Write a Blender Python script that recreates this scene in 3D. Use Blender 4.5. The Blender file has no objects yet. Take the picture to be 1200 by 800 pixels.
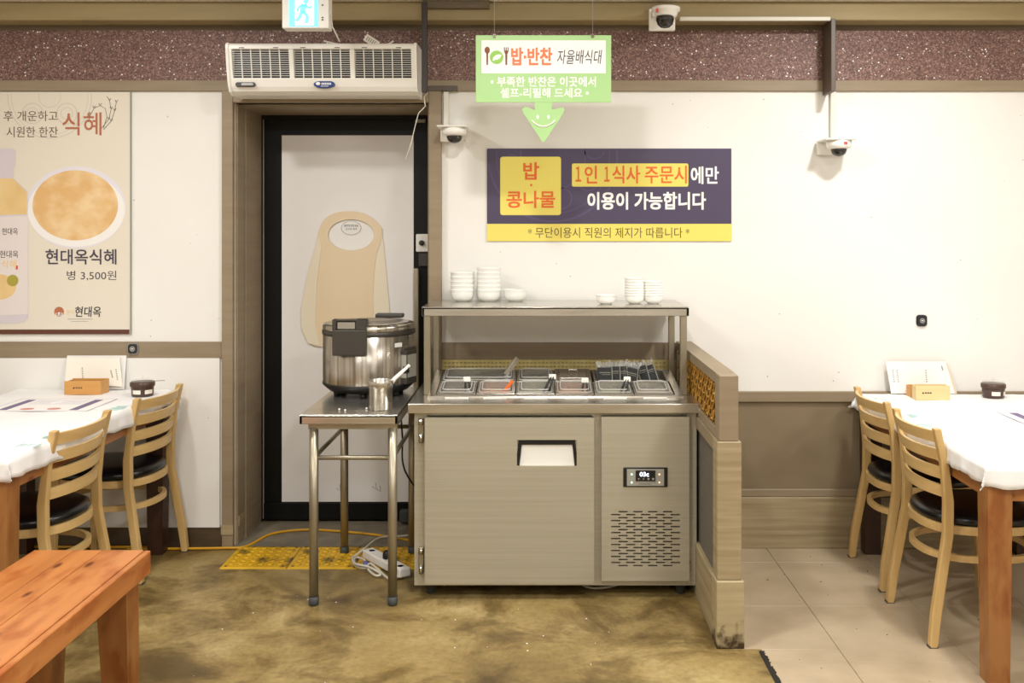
import bpy, bmesh, math, random
from mathutils import Vector, Matrix
R = math.radians
PI = math.pi
random.seed(7)
SC = bpy.context.scene
COL = SC.collection

# ------------------------------------------------------------ camera
F = 1167.0                      # focal length in pixels of a 1200 px frame
CAMZ = 1.5
def PX(x, D): return (x - 630.0) * D / F          # metres right of the lens axis at depth D
def PZ(y, D): return CAMZ - (y - 270.0) * D / F   # height at depth D
cd = bpy.data.cameras.new('camera'); cam = bpy.data.objects.new('camera', cd); COL.objects.link(cam)
cam.location = (0, 0, CAMZ); cam.rotation_euler = (PI/2, 0, 0)
cd.sensor_width = 36; cd.sensor_fit = 'HORIZONTAL'; cd.lens = 36*F/1200
cd.shift_x = -30/1200; cd.shift_y = -130/1200
cd.clip_start = 0.05; cd.clip_end = 60
SC.camera = cam
# ------------------------------------------------------------ world, lamps, exposure
w = bpy.data.worlds.new('world'); SC.world = w; w.use_nodes = True
w.node_tree.nodes['Background'].inputs[0].default_value = (1, 0.98, 0.95, 1)
w.node_tree.nodes['Background'].inputs[1].default_value = 0.3
def lamp(name, x, y, z, size, watt, col=(1, 0.988, 0.968), spread=180):
    l = bpy.data.lights.new(name, 'AREA'); l.shape = 'DISK'; l.size = size; l.energy = watt; l.color = col
    l.spread = R(spread)
    o = bpy.data.objects.new(name, l); o.location = (x, y, z); COL.objects.link(o); return o
CEIL = 2.72
for (x, y, s, e) in ((1.55, 3.55, .16, 21), (-1.75, 3.4, .16, 14), (-0.1, 3.0, .16, 15),
                     (1.5, 1.3, .5, 32), (-1.4, 1.3, .5, 30), (0.2, -0.6, .5, 32), (3.3, 2.6, .4, 16), (-3.3, 2.4, .4, 12), (2.4, -1.2, .5, 14), (-2.4, -1.2, .5, 14)):  # small discs are the ceiling downlights, wide discs are added soft fill
    lamp('ceiling_and_fill_lamp', x, y, CEIL - .01, s, e)
SC.view_settings.view_transform = 'Standard'; SC.view_settings.look = 'None'
SC.view_settings.gamma = 1; SC.view_settings.use_curve_mapping = False
SC.view_settings.exposure = 0.62

# ------------------------------------------------------------ materials
def hexc(h):
    h = h.lstrip('#'); v = [int(h[i:i+2], 16)/255 for i in (0, 2, 4)]
    return tuple((c/12.92 if c <= .04045 else ((c+.055)/1.055)**2.4) for c in v) + (1,)
MATS = {}
def mat(name, col, rough=.5, metal=0.0, vary=None, scale=(6, 6, 6), bump=0.0, bscale=None, detail=4, emit=None, estr=0, trans=0, alpha=1, spec=.5, aniso=0, contrast=(.35, .7)):
    if name in MATS: return MATS[name]
    m = bpy.data.materials.new(name); m.use_nodes = True; nt = m.node_tree; b = nt.nodes['Principled BSDF']
    c = hexc(col) if isinstance(col, str) else col
    b.inputs['Base Color'].default_value = c
    b.inputs['Roughness'].default_value = rough; b.inputs['Metallic'].default_value = metal
    b.inputs['Specular IOR Level'].default_value = spec
    if trans: b.inputs['Transmission Weight'].default_value = trans
    if alpha < 1: b.inputs['Alpha'].default_value = alpha
    if emit: b.inputs['Emission Color'].default_value = hexc(emit); b.inputs['Emission Strength'].default_value = estr
    if vary or bump:
        tc = nt.nodes.new('ShaderNodeTexCoord'); mp = nt.nodes.new('ShaderNodeMapping')
        nt.links.new(tc.outputs['Object'], mp.inputs[0]); mp.inputs['Scale'].default_value = scale
        n = nt.nodes.new('ShaderNodeTexNoise'); n.inputs['Scale'].default_value = 1; n.inputs['Detail'].default_value = detail
        nt.links.new(mp.outputs[0], n.inputs['Vector'])
        if vary:
            r = nt.nodes.new('ShaderNodeValToRGB'); nt.links.new(n.outputs['Fac'], r.inputs[0])
            r.color_ramp.elements[0].position, r.color_ramp.elements[1].position = contrast
            r.color_ramp.elements[0].color = c; r.color_ramp.elements[1].color = hexc(vary)
            nt.links.new(r.outputs[0], b.inputs['Base Color'])
        if bump:
            bp = nt.nodes.new('ShaderNodeBump'); bp.inputs['Strength'].default_value = bump; bp.inputs['Distance'].default_value = .002
            if bscale:
                mp2 = nt.nodes.new('ShaderNodeMapping'); nt.links.new(tc.outputs['Object'], mp2.inputs[0]); mp2.inputs['Scale'].default_value = bscale
                n2 = nt.nodes.new('ShaderNodeTexNoise'); n2.inputs['Scale'].default_value = 1; n2.inputs['Detail'].default_value = 3
                nt.links.new(mp2.outputs[0], n2.inputs['Vector']); nt.links.new(n2.outputs['Fac'], bp.inputs['Height'])
            else: nt.links.new(n.outputs['Fac'], bp.inputs['Height'])
            nt.links.new(bp.outputs[0], b.inputs['Normal'])
    MATS[name] = m; return m
def nodes_of(m): return m.node_tree.nodes, m.node_tree.links, m.node_tree.nodes['Principled BSDF']

def wall_paint():
    m = mat('white_plaster', '#e9e6df', .75); N, L, b = nodes_of(m)
    tc = N.new('ShaderNodeTexCoord')
    v = N.new('ShaderNodeTexVoronoi'); v.inputs['Scale'].default_value = 11; v.inputs['Randomness'].default_value = 1
    L.new(tc.outputs['Object'], v.inputs['Vector'])
    r = N.new('ShaderNodeValToRGB'); L.new(v.outputs['Distance'], r.inputs[0])
    r.color_ramp.elements[0].position = .028; r.color_ramp.elements[0].color = hexc('#a9a194')
    r.color_ramp.elements[1].position = .042; r.color_ramp.elements[1].color = hexc('#ebe9e4')
    n = N.new('ShaderNodeTexNoise'); n.inputs['Scale'].default_value = 2.5; L.new(tc.outputs['Object'], n.inputs['Vector'])
    mx = N.new('ShaderNodeMixRGB'); mx.blend_type = 'MULTIPLY'; mx.inputs[0].default_value = 1
    r2 = N.new('ShaderNodeValToRGB'); L.new(n.outputs['Fac'], r2.inputs[0])
    r2.color_ramp.elements[0].color = (.93, .92, .9, 1); r2.color_ramp.elements[1].color = (1, 1, 1, 1)
    L.new(r.outputs[0], mx.inputs[1]); L.new(r2.outputs[0], mx.inputs[2]); L.new(mx.outputs[0], b.inputs['Base Color'])
    return m
def concrete():
    m = mat('stained_olive_concrete', '#7d6f3f', .42); N, L, b = nodes_of(m)
    tc = N.new('ShaderNodeTexCoord')
    def noise(s, d, dist=0, rough=.55):
        n = N.new('ShaderNodeTexNoise'); n.inputs['Scale'].default_value = s; n.inputs['Detail'].default_value = d; n.inputs['Roughness'].default_value = rough
        n.inputs['Distortion'].default_value = dist; L.new(tc.outputs['Object'], n.inputs['Vector']); return n
    def ramp(n, stops):
        r = N.new('ShaderNodeValToRGB'); L.new(n.outputs['Fac'], r.inputs[0]); e = r.color_ramp.elements
        e[0].position, e[0].color = stops[0][0], hexc(stops[0][1]); e[1].position, e[1].color = stops[-1][0], hexc(stops[-1][1])
        for p, c in stops[1:-1]: k = e.new(p); k.color = hexc(c)
        return r
    def mul(a, b_, f=1):
        mx = N.new('ShaderNodeMixRGB'); mx.blend_type = 'MULTIPLY'; mx.inputs[0].default_value = f
        L.new(a.outputs[0], mx.inputs[1]); L.new(b_.outputs[0], mx.inputs[2]); return mx
    a = noise(1.7, 9, .3, .62)
    r = ramp(a, ((.32, '#77633a'), (.45, '#927c4a'), (.56, '#a48e5b'), (.7, '#bba776')))
    c = noise(2.7, 9, .5, .66); r2 = ramp(c, ((.35, '#857a66'), (.43, '#b9b0a0'), (.53, '#ffffff')))
    d = noise(38, 6, 0, .7); r3 = ramp(d, ((.3, '#d8d4c8'), (.6, '#ffffff')))
    out = mul(mul(r, r2, .85), r3, .8); L.new(out.outputs[0], b.inputs['Base Color'])
    r4 = N.new('ShaderNodeValToRGB'); L.new(c.outputs['Fac'], r4.inputs[0]); r4.color_ramp.elements[0].color = (.28, .28, .28, 1); r4.color_ramp.elements[1].color = (.62, .62, .62, 1)
    L.new(r4.outputs[0], b.inputs['Roughness'])
    bp = N.new('ShaderNodeBump'); bp.inputs['Strength'].default_value = .15; bp.inputs['Distance'].default_value = .002
    L.new(d.outputs['Fac'], bp.inputs['Height']); L.new(bp.outputs[0], b.inputs['Normal'])
    return m
def glitter():
    m = mat('glitter_frieze_paper', '#6b4f49', .55); N, L, b = nodes_of(m)
    tc = N.new('ShaderNodeTexCoord')
    v = N.new('ShaderNodeTexVoronoi'); v.inputs['Scale'].default_value = 190; L.new(tc.outputs['Object'], v.inputs['Vector'])
    sep = N.new('ShaderNodeSeparateColor'); L.new(v.outputs['Color'], sep.inputs[0])
    r = N.new('ShaderNodeValToRGB'); L.new(sep.outputs[0], r.inputs[0])
    e = r.color_ramp.elements; e[0].position = 0; e[0].color = hexc('#553f3a'); e[1].position = 1; e[1].color = hexc('#ffffff')
    for p, c in ((.5, '#75564e'), (.9, '#94756a'), (.99, '#a98c80'), (.994, '#ffffff')):
        k = e.new(p); k.color = hexc(c)
    L.new(r.outputs[0], b.inputs['Base Color'])
    b.inputs['Metallic'].default_value = .15
    bp = N.new('ShaderNodeBump'); bp.inputs['Strength'].default_value = .6; bp.inputs['Distance'].default_value = .003
    L.new(sep.outputs[1], bp.inputs['Height']); L.new(bp.outputs[0], b.inputs['Normal'])
    return m
def wood(name, c0, c1, axis='x', rough=.4, g=14, c2=None):
    sc = {'x': (1.2, g*2, g*2), 'y': (g*2, 1.2, g*2), 'z': (g*2, g*2, 1.2)}[axis]
    return mat(name, c0, rough, 0, c1, sc, .12, None, 5, contrast=(.3, .72))

def pine(name, c0, c1, axis, rough=.32):
    m = wood(name, c0, c1, axis, rough, 9); N, L, b = nodes_of(m)
    tc = N.new('ShaderNodeTexCoord'); mp = N.new('ShaderNodeMapping'); L.new(tc.outputs['Object'], mp.inputs[0])
    mp.inputs['Scale'].default_value = {'y': (9, 3.5, 9), 'z': (9, 9, 3.5)}[axis]
    v = N.new('ShaderNodeTexVoronoi'); v.inputs['Scale'].default_value = 1; L.new(mp.outputs[0], v.inputs['Vector'])
    r_ = N.new('ShaderNodeValToRGB'); L.new(v.outputs['Distance'], r_.inputs[0])
    r_.color_ramp.elements[0].position = .05; r_.color_ramp.elements[0].color = hexc('#7a4022')
    r_.color_ramp.elements[1].position = .13; r_.color_ramp.elements[1].color = (1, 1, 1, 1)
    n = N.new('ShaderNodeTexNoise'); n.inputs['Scale'].default_value = 2; n.inputs['Detail'].default_value = 6; L.new(mp.outputs[0], n.inputs['Vector'])
    r2 = N.new('ShaderNodeValToRGB'); L.new(n.outputs['Fac'], r2.inputs[0]); r2.color_ramp.elements[0].position = .34; r2.color_ramp.elements[0].color = hexc('#dcbda2'); r2.color_ramp.elements[1].position = .52
    src = b.inputs['Base Color'].links[0].from_socket; prev = src
    for q in (r_, r2):
        mx = N.new('ShaderNodeMixRGB'); mx.blend_type = 'MULTIPLY'; mx.inputs[0].default_value = .9
        L.new(prev, mx.inputs[1]); L.new(q.outputs[0], mx.inputs[2]); prev = mx.outputs[0]
    L.new(prev, b.inputs['Base Color']); return m
def scuffed(name, c0, c1, zt):
    """board with grime worn in near the floor"""
    m = mat(name, c0, .5, 0, c1, (2, 2, 40), .1); N, L, b = nodes_of(m)
    tc = N.new('ShaderNodeTexCoord'); sx = N.new('ShaderNodeSeparateXYZ'); L.new(tc.outputs['Object'], sx.inputs[0])
    n = N.new('ShaderNodeTexNoise'); n.inputs['Scale'].default_value = 26; n.inputs['Detail'].default_value = 7; L.new(tc.outputs['Object'], n.inputs['Vector'])
    mr = N.new('ShaderNodeMapRange'); mr.inputs['From Min'].default_value = 0; mr.inputs['From Max'].default_value = zt; mr.inputs['To Min'].default_value = .38; mr.inputs['To Max'].default_value = -.25; L.new(sx.outputs[2], mr.inputs[0])
    ad = N.new('ShaderNodeMath'); L.new(mr.outputs[0], ad.inputs[0]); L.new(n.outputs['Fac'], ad.inputs[1])
    r_ = N.new('ShaderNodeValToRGB'); L.new(ad.outputs[0], r_.inputs[0]); r_.color_ramp.elements[0].position = .6; r_.color_ramp.elements[0].color = (1, 1, 1, 1); r_.color_ramp.elements[1].position = .82; r_.color_ramp.elements[1].color = hexc('#5a4a36')
    mx = N.new('ShaderNodeMixRGB'); mx.blend_type = 'MULTIPLY'; mx.inputs[0].default_value = 1
    L.new(b.inputs['Base Color'].links[0].from_socket, mx.inputs[1]); L.new(r_.outputs[0], mx.inputs[2]); L.new(mx.outputs[0], b.inputs['Base Color'])
    return m
M = dict(
    dirty=scuffed('scuffed_taupe_board', '#b0a17e', '#a08f6c', .16),
    wall=wall_paint(), conc=concrete(), glit=glitter(),
    taupe=mat('taupe_trim_paint', '#92826a', .5, 0, '#89785f', (3, 3, 30)),
    taupe_pale=mat('pale_taupe_board', '#a89877', .5, 0, '#8c7b5c', (2, 2, 40), .1),
    taupe_panel=mat('taupe_panel', '#86765d', .55, 0, '#7b6b52', (3, 3, 5)),
    beam=mat('tan_beam_paint', '#a08f68', .6, 0, '#94835d', (2, 2, 20)),
    shadeband=mat('shade_darkened_taupe', '#665843', .6),  # taupe darkened for the shade under the beam and in its recess
    ceil=mat('ceiling_board', '#d9d2c2', .8, 0, '#cfc8b8', (3, 3, 3)),
    sidew=mat('side_wall_paint', '#e6e1d8', .8, 0, '#dcd6cb', (2, 2, 2)),
    dbase=mat('dark_brown_baseboard', '#4a3c2a', .5, 0, '#5c4b35', (6, 6, 20)),
    tile=mat('beige_floor_tile', '#a69478', .42, 0, '#bba98e', (5, 5, 5), .08, (40, 40, 40), 8, contrast=(.3, .7)),
    grout=mat('dark_grout', '#77684f', .8),
    thresh=mat('grey_threshold_concrete', '#6d6556', .6, 0, '#857b66', (10, 10, 10)),
    black=mat('black_door_metal', '#060606', .45, 0, '#0e0d0c', (30, 30, 2), spec=.25),
    blackp=mat('black_plastic', '#0d0d0d', .4),
    rubber=mat('grey_rubber', '#3d4140', .6),
    sheet=mat('white_door_sheet', '#e6e2de', .45, 0, '#eceae6', (2, 2, 2)),
    apron=mat('beige_vinyl', '#e0cba8', .5, 0, '#e4d1b2', (3, 3, 1)),
    apron2=mat('pale_beige_vinyl', '#e3d7bd', .5, 0, '#e8dfca', (3, 3, 1)),
    steel=mat('stainless_steel', '#d0ccc3', .22, .9, '#bcb7ac', (3, 40, 40)),
    steeld=mat('dull_steel_tube', '#aaa28f', .36, .8, '#9a917c', (8, 8, 4)),
    brushed=mat('brushed_champagne_steel', '#b8b2a0', .45, .45, '#b0aa97', (1.2, 60, 90), .02),
    chrome=mat('chrome', '#c8c8c4', .12, 1),
    cooker=mat('polished_cooker_steel', '#d4cfc6', .26, .95, '#8f897e', (46, 46, .6), .5, contrast=(.38, .62)),  # light and dark streaks in the colour imitate vertical reflections
    dgrey=mat('dark_grey_plastic', '#3a3630', .4),
    lidtop=mat('cooker_lid_grey', '#857d72', .35, .5),
    white=mat('white_plastic', '#eceae4', .4),
    cream=mat('cream_plastic', '#efede6', .4),
    porc=mat('white_porcelain', '#e6e6e0', .18),
    porc2=mat('ivory_porcelain', '#ecebe5', .22),
    cloth=mat('white_plastic_tablecloth', '#f0efee', .5, 0, '#e8e7e6', (5, 5, 5), .5, (16, 16, 16)),
    paper=mat('ivory_paper', '#ece7da', .7),
    paperw=mat('white_paper', '#e9e6e2', .7),
    teal=mat('pale_teal_print', '#a9c6c0', .6), purple=mat('muted_purple_print', '#6d6285', .6), pink=mat('pale_red_print', '#c9867a', .6), lilac=mat('lilac_grey_print', '#b7b0c4', .6),
    chair_x=wood('natural_beech', '#c4a268', '#d6b67c', 'x'), chair_z=wood('natural_beech_upright', '#c09d62', '#d2b177', 'z'),
    vinyl=mat('black_vinyl', '#0c0d10', .28),
    benchy=pine('orange_stained_pine', '#ad6a36', '#c9834a', 'y'), benchz=pine('orange_stained_pine_leg', '#865228', '#a66f3c', 'z'),
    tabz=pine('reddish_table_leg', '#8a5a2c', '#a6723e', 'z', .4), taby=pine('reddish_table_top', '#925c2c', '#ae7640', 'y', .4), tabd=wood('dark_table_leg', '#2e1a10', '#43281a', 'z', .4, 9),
    box_w=wood('orange_wooden_box', '#c08a48', '#d09c58', 'x', .5), box_p=wood('pale_wooden_box', '#d8bd86', '#e2ca98', 'x', .5),
    rattan=mat('gold_woven_rattan', '#b0802f', .45, 0, '#c99a45', (30, 30, 30)), rattan2=mat('dull_gold_lattice', '#b8a568', .5, 0, '#cbb97e', (30, 30, 30)), rattand=mat('rattan_backing', '#59401c', .7), latback=mat('lattice_backing', '#8c7a48', .7),
    fabric=mat('grey_fabric_panel', '#5f5a50', .85, 0, '#6a6459', (60, 60, 60), .2),
    yellow=mat('yellow_rubber_mat', '#d8aa1e', .45, 0, '#4a3d16', (9, 9, 9), 0, None, 9, contrast=(.54, .68)),
    ycord=mat('yellow_cord_rubber', '#c8930e', .45), wcord=mat('white_cord_rubber', '#cfcabb', .45), bluetie=mat('blue_tie', '#5a62a0', .5),
    green=mat('lime_green_board', '#a3cc88', .5), green2=mat('mid_green_print', '#8cc04f', .5), brown=mat('brown_print', '#7d4a2a', .6), orange=mat('orange_print', '#ee7a4a', .6), orange2=mat('strong_orange_print', '#e0682a', .6),
    ink=mat('black_ink', '#26242a', .6), inkp=mat('dark_purple_ink', '#443a4a', .6), inkb=mat('brown_ink', '#5a4630', .6), terra=mat('terracotta_ink', '#b06a4a', .6), wprint=mat('white_print', '#efecea', .6),
    navy=mat('dark_purple_vinyl_banner', '#473d58', .45), navy2=mat('faint_emblem_print', '#53486a', .5), yel=mat('yellow_print', '#e6d566', .5),
    poster=mat('cream_poster_print', '#ddd5c5', .5), emb=mat('faint_grey_emblem', '#cfc8ba', .6), pbrown=mat('brown_poster_band', '#5c3426', .5),
    plens=mat('bottle_lilac_print', '#cfc6cc', .6), pdrink=mat('drink_amber_print', '#d9b678', .6, 0, '#e3c68f', (9, 9, 6)), psoup=mat('soup_amber_print', '#d8ad72', .6, 0, '#ebd3a8', (9, 9, 11), contrast=(.4, .75)), prim=mat('bowl_white_print', '#dcd8e0', .6), plabel=mat('bottle_label_print', '#ddd3cf', .6), golden=mat('gold_badge_print', '#a69a3c', .6), wheat=mat('grey_wheat_print', '#75706a', .6),
    exitw=mat('lit_exit_face', '#ffffff', .5, emit='#eaf4ff', estr=1.4), exitb=mat('lit_exit_blue', '#6cc8f0', .5, emit='#5ec6f4', estr=1.2), exitg=mat('lit_exit_pictogram', '#c8fff4', .5, emit='#c8fff4', estr=1.5),
    dome=mat('dark_smoked_dome', '#181818', .08, 0, spec=.8),
    led=mat('white_led_digits', '#ffffff', .5, emit='#d4dcff', estr=2.2), ledg=mat('green_led', '#aaffcc', .5, emit='#9dffc4', estr=2), ledr=mat('red_led', '#ffb090', .5, emit='#ffab88', estr=1.5),
    lid=mat('clear_polycarbonate', '#d8d8d2', .12, 0, alpha=.07, spec=.9), lidrim=mat('clear_lid_edge', '#e6e4de', .2, 0, alpha=.6), film2=mat('bright_crinkled_film', '#e8ecec', .1, 0, alpha=.4, spec=1, bump=1.0, scale=(60, 60, 60)), film=mat('clear_crinkled_film', '#e8ecec', .06, 0, alpha=.06, spec=1, bump=1.0, scale=(60, 60, 60)),
    gim=mat('black_seaweed_tray', '#07090a', .4, 0, '#121717', (90, 20, 20), spec=.3),
    redpep=mat('orange_kimchi', '#8a5020', .4, 0, '#b87a3c', (60, 60, 60), 1.0), browns=mat('brown_side_dish', '#4a3420', .4, 0, '#77603a', (60, 60, 60), 1.0), greenf=mat('green_side_dish', '#5a5430', .4, 0, '#8a8250', (60, 60, 60), 1.0), palef=mat('pale_side_dish', '#7d6c50', .4, 0, '#94856a', (60, 60, 60), 1.0),
    jar=mat('brown_sauce_plastic', '#4a352c', .3), orangep=mat('orange_plastic', '#e0662a', .4), wduct=mat('white_cable_duct', '#dcd8cc', .5), bduct=mat('dark_brown_duct', '#2a2018', .45), mduct=mat('brown_duct', '#54463a', .45),
    logo_blue=mat('blue_oval_badge', '#2c4480', .4), red=mat('red_print', '#d8402e', .5), greyb=mat('grey_label', '#9a978c', .5), white_sheet=mat('white_door_inset', '#e9e7e0', .5),
    outletd=mat('charcoal_disc', '#26282a', .35), silver=mat('silver_ring', '#a8a8a4', .3, .6),
)

# ------------------------------------------------------------ building helpers
class MB:
    def __init__(s): s.bm = bmesh.new(); s.T = Matrix.Identity(4)
    def _add(s, vs, fs, smooth=False):
        bv = [s.bm.verts.new(s.T @ Vector(v)) for v in vs]
        out = []
        for f in fs:
            try: fc = s.bm.faces.new([bv[i] for i in f]); fc.smooth = smooth; out.append(fc)
            except ValueError: pass
        return bv, out
    def box(s, x0, x1, y0, y1, z0, z1, bev=0, seg=1):
        if x0 > x1: x0, x1 = x1, x0
        if y0 > y1: y0, y1 = y1, y0
        if z0 > z1: z0, z1 = z1, z0
        vs = [(x, y, z) for z in (z0, z1) for y in (y0, y1) for x in (x0, x1)]
        fs = [(0, 2, 3, 1), (4, 5, 7, 6), (0, 1, 5, 4), (2, 6, 7, 3), (0, 4, 6, 2), (1, 3, 7, 5)]
        bv, f = s._add(vs, fs)
        if bev:
            es = {e for q in f for e in q.edges}
            bmesh.ops.bevel(s.bm, geom=list(es), offset=bev, segments=seg, affect='EDGES', profile=.5)
        return s
    def hexa(s, b, t):                       # eight corners: bottom four, top four (counter-clockwise from above)
        s._add(list(b)+list(t), [(3, 2, 1, 0), (4, 5, 6, 7)]+[(i, (i+1) % 4, 4+(i+1) % 4, 4+i) for i in range(4)]); return s
    def tube(s, pts, r, n=10, closed=False, cap=True, flat=None):
        pts = [Vector(p) for p in pts]; N = len(pts); rings = []
        rr = r if isinstance(r, (list, tuple)) else [r]*N
        up = None
        for i, p in enumerate(pts):
            a = pts[(i-1) % N] if (closed or i > 0) else p
            b = pts[(i+1) % N] if (closed or i < N-1) else p
            t = (b-a).normalized()
            if up is None: up = Vector((0, 0, 1)) if abs(t.z) < .9 else Vector((1, 0, 0))
            sd = t.cross(up).normalized(); u2 = sd.cross(t).normalized()
            if not flat: up = u2
            ring = []
            for k in range(n):
                if flat:                      # rectangular section (half width, half height)
                    c = [(-1, -1), (1, -1), (1, 1), (-1, 1)][k]; q = p + sd*c[0]*flat[0] + u2*c[1]*flat[1]
                else:
                    an = 2*PI*k/n; q = p + (sd*math.cos(an)+u2*math.sin(an))*rr[i]
                ring.append(q)
            rings.append(ring)
        vs = [q for ring in rings for q in ring]; fs = []
        for i in range(N if closed else N-1):
            j = (i+1) % N
            for k in range(n): fs.append((i*n+k, i*n+(k+1) % n, j*n+(k+1) % n, j*n+k))
        if not closed and cap: fs += [tuple(range(n))[::-1], tuple((N-1)*n+k for k in range(n))]
        s._add(vs, fs, not flat); return s
    def strip(s, pts, hw, hh): return s.tube(pts, 0, 4, flat=(hw, hh))
    def lathe(s, prof, c=(0, 0, 0), n=32, smooth=True, axis='z', close=False):
        vs = []; fs = []
        P = list(prof)
        for (r, h) in P:
            for k in range(n):
                a = 2*PI*k/n
                v = (r*math.cos(a), r*math.sin(a), h) if axis == 'z' else (r*math.cos(a), h, r*math.sin(a))
                vs.append((v[0]+c[0], v[1]+c[1], v[2]+c[2]))
        for i in range(len(P)-1):
            for k in range(n): fs.append((i*n+k, i*n+(k+1) % n, (i+1)*n+(k+1) % n, (i+1)*n+k))
        if P[0][0] > 1e-6: fs.append(tuple(range(n))[::-1])
        if P[-1][0] > 1e-6: fs.append(tuple((len(P)-1)*n+k for k in range(n)))
        s._add(vs, fs, smooth); return s
    def prism(s, pts, y0, y1, holes=None):     # outline in xz, extruded along y
        n = len(pts)
        if holes is None:
            s._add([(x, y0, z) for x, z in pts]+[(x, y1, z) for x, z in pts],
                   [tuple(range(n)), tuple(range(2*n-1, n-1, -1))]+[(i, n+i, n+(i+1) % n, (i+1) % n) for i in range(n)])
        else:                                  # hole outline with the same number of points
            h = holes
            s._add([(x, y0, z) for x, z in pts]+[(x, y1, z) for x, z in pts]+[(x, y0, z) for x, z in h]+[(x, y1, z) for x, z in h],
                   [(i, (i+1) % n, 2*n+(i+1) % n, 2*n+i) for i in range(n)]+[(n+i, 3*n+i, 3*n+(i+1) % n, n+(i+1) % n) for i in range(n)]
                   + [(i, n+i, n+(i+1) % n, (i+1) % n) for i in range(n)]+[(2*n+i, 2*n+(i+1) % n, 3*n+(i+1) % n, 3*n+i) for i in range(n)])
        return s
    def prism_x(s, pts, x0, x1):               # outline in yz, extruded along x
        n = len(pts)
        s._add([(x0, y, z) for y, z in pts]+[(x1, y, z) for y, z in pts],
               [tuple(range(n)), tuple(range(2*n-1, n-1, -1))]+[(i, n+i, n+(i+1) % n, (i+1) % n) for i in range(n)]); return s
    def prism_z(s, pts, z0, z1):
        n = len(pts)
        s._add([(x, y, z0) for x, y in pts]+[(x, y, z1) for x, y in pts],
               [tuple(range(n)), tuple(range(2*n-1, n-1, -1))]+[(i, n+i, n+(i+1) % n, (i+1) % n) for i in range(n)]); return s
    def holes_plate(s, xs, zs, hole, y0, y1):  # vertical plate made of cells, real holes where hole(x, z)
        xs = sorted(set(xs)); zs = sorted(set(zs)); V = {}; fs = []
        vs = []
        def vid(i, j, k):
            if (i, j, k) not in V: V[(i, j, k)] = len(vs); vs.append((xs[i], (y0, y1)[k], zs[j]))
            return V[(i, j, k)]
        nx, nz = len(xs)-1, len(zs)-1
        solid = [[not hole((xs[i]+xs[i+1])/2, (zs[j]+zs[j+1])/2) for j in range(nz)] for i in range(nx)]
        for i in range(nx):
            for j in range(nz):
                if not solid[i][j]: continue
                fs.append((vid(i, j, 0), vid(i+1, j, 0), vid(i+1, j+1, 0), vid(i, j+1, 0)))
                fs.append((vid(i, j, 1), vid(i, j+1, 1), vid(i+1, j+1, 1), vid(i+1, j, 1)))
                for (di, dj, a, b) in ((-1, 0, (i, j), (i, j+1)), (1, 0, (i+1, j+1), (i+1, j)), (0, -1, (i+1, j), (i, j)), (0, 1, (i, j+1), (i+1, j+1))):
                    ii, jj = i+di, j+dj
                    if not (0 <= ii < nx and 0 <= jj < nz and solid[ii][jj]):
                        fs.append((vid(*a, 0), vid(*b, 0), vid(*b, 1), vid(*a, 1)))
        s._add(vs, fs); return s
    def build(s, name, m, parent=None, smooth=None, recalc=True):
        off = ORG.get(parent.name, Vector()) if parent else Vector()
        if recalc: bmesh.ops.recalc_face_normals(s.bm, faces=s.bm.faces)
        if smooth is not None:
            for f in s.bm.faces: f.smooth = smooth
        if off.length: bmesh.ops.translate(s.bm, verts=s.bm.verts, vec=-off)
        me = bpy.data.meshes.new(name); s.bm.to_mesh(me); s.bm.free()
        me.materials.append(m)
        o = bpy.data.objects.new(name, me); COL.objects.link(o)
        if parent: o.parent = parent; ORG[o.name] = off
        return o
ORG = {}
def thing(name, label, cat, loc=(0, 0, 0), group=None):
    o = bpy.data.objects.new(name, None); COL.objects.link(o); o.location = loc; o.empty_display_size = .05
    o['label'] = label; o['category'] = cat
    if group: o['group'] = group
    ORG[o.name] = Vector(loc); return o
def tag(o, label, cat, group=None):
    o['label'] = label; o['category'] = cat
    if group: o['group'] = group
    return o
def struct(o): o['kind'] = 'structure'; return o
def stuff(o): o['kind'] = 'stuff'; return o
def base_at(o, loc):                         # move a mesh thing's origin to its own base
    loc = Vector(loc); o.data.transform(Matrix.Translation(-loc)); o.location = loc; return o
def dup(root, loc=None, rz=None, label=None, group=None):
    def cp(o, par):
        c = o.copy(); COL.objects.link(c); c.parent = par
        for ch in o.children: cp(ch, c)
        return c
    r = cp(root, None)
    if loc is not None: r.location = loc
    if rz is not None: r.rotation_euler.z = rz
    if label: r['label'] = label
    if group: r['group'] = group
    return r
def ell(cx, cz, rx, rz, n=40, a0=0, a1=2*PI):
    full = abs(a1-a0-2*PI) < 1e-6
    return [(cx+rx*math.cos(a0+(a1-a0)*k/(n if full else n-1)), cz+rz*math.sin(a0+(a1-a0)*k/(n if full else n-1))) for k in range(n)]
def rrect(x0, x1, z0, z1, r, n=5):
    out = []
    for (cx, cz, a) in ((x1-r, z1-r, 0), (x0+r, z1-r, PI/2), (x0+r, z0+r, PI), (x1-r, z0+r, 1.5*PI)):
        for k in range(n): an = a+PI/2*k/(n-1); out.append((cx+r*math.cos(an), cz+r*math.sin(an)))
    return out
def arc_band(mb, cx, cz, r0, r1, y0, y1, clip=None, a0=0, a1=2*PI, n=60, ex=1.0):
    for k in range(n):
        p, q = a0+(a1-a0)*k/n, a0+(a1-a0)*(k+1)/n
        pts = [(cx+r0*ex*math.cos(p), cz+r0*math.sin(p)), (cx+r1*ex*math.cos(p), cz+r1*math.sin(p)), (cx+r1*ex*math.cos(q), cz+r1*math.sin(q)), (cx+r0*ex*math.cos(q), cz+r0*math.sin(q))]
        if clip and not all(clip[0] < x < clip[1] and clip[2] < z < clip[3] for x, z in pts): continue
        mb.prism(pts, y0, y1)
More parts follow.
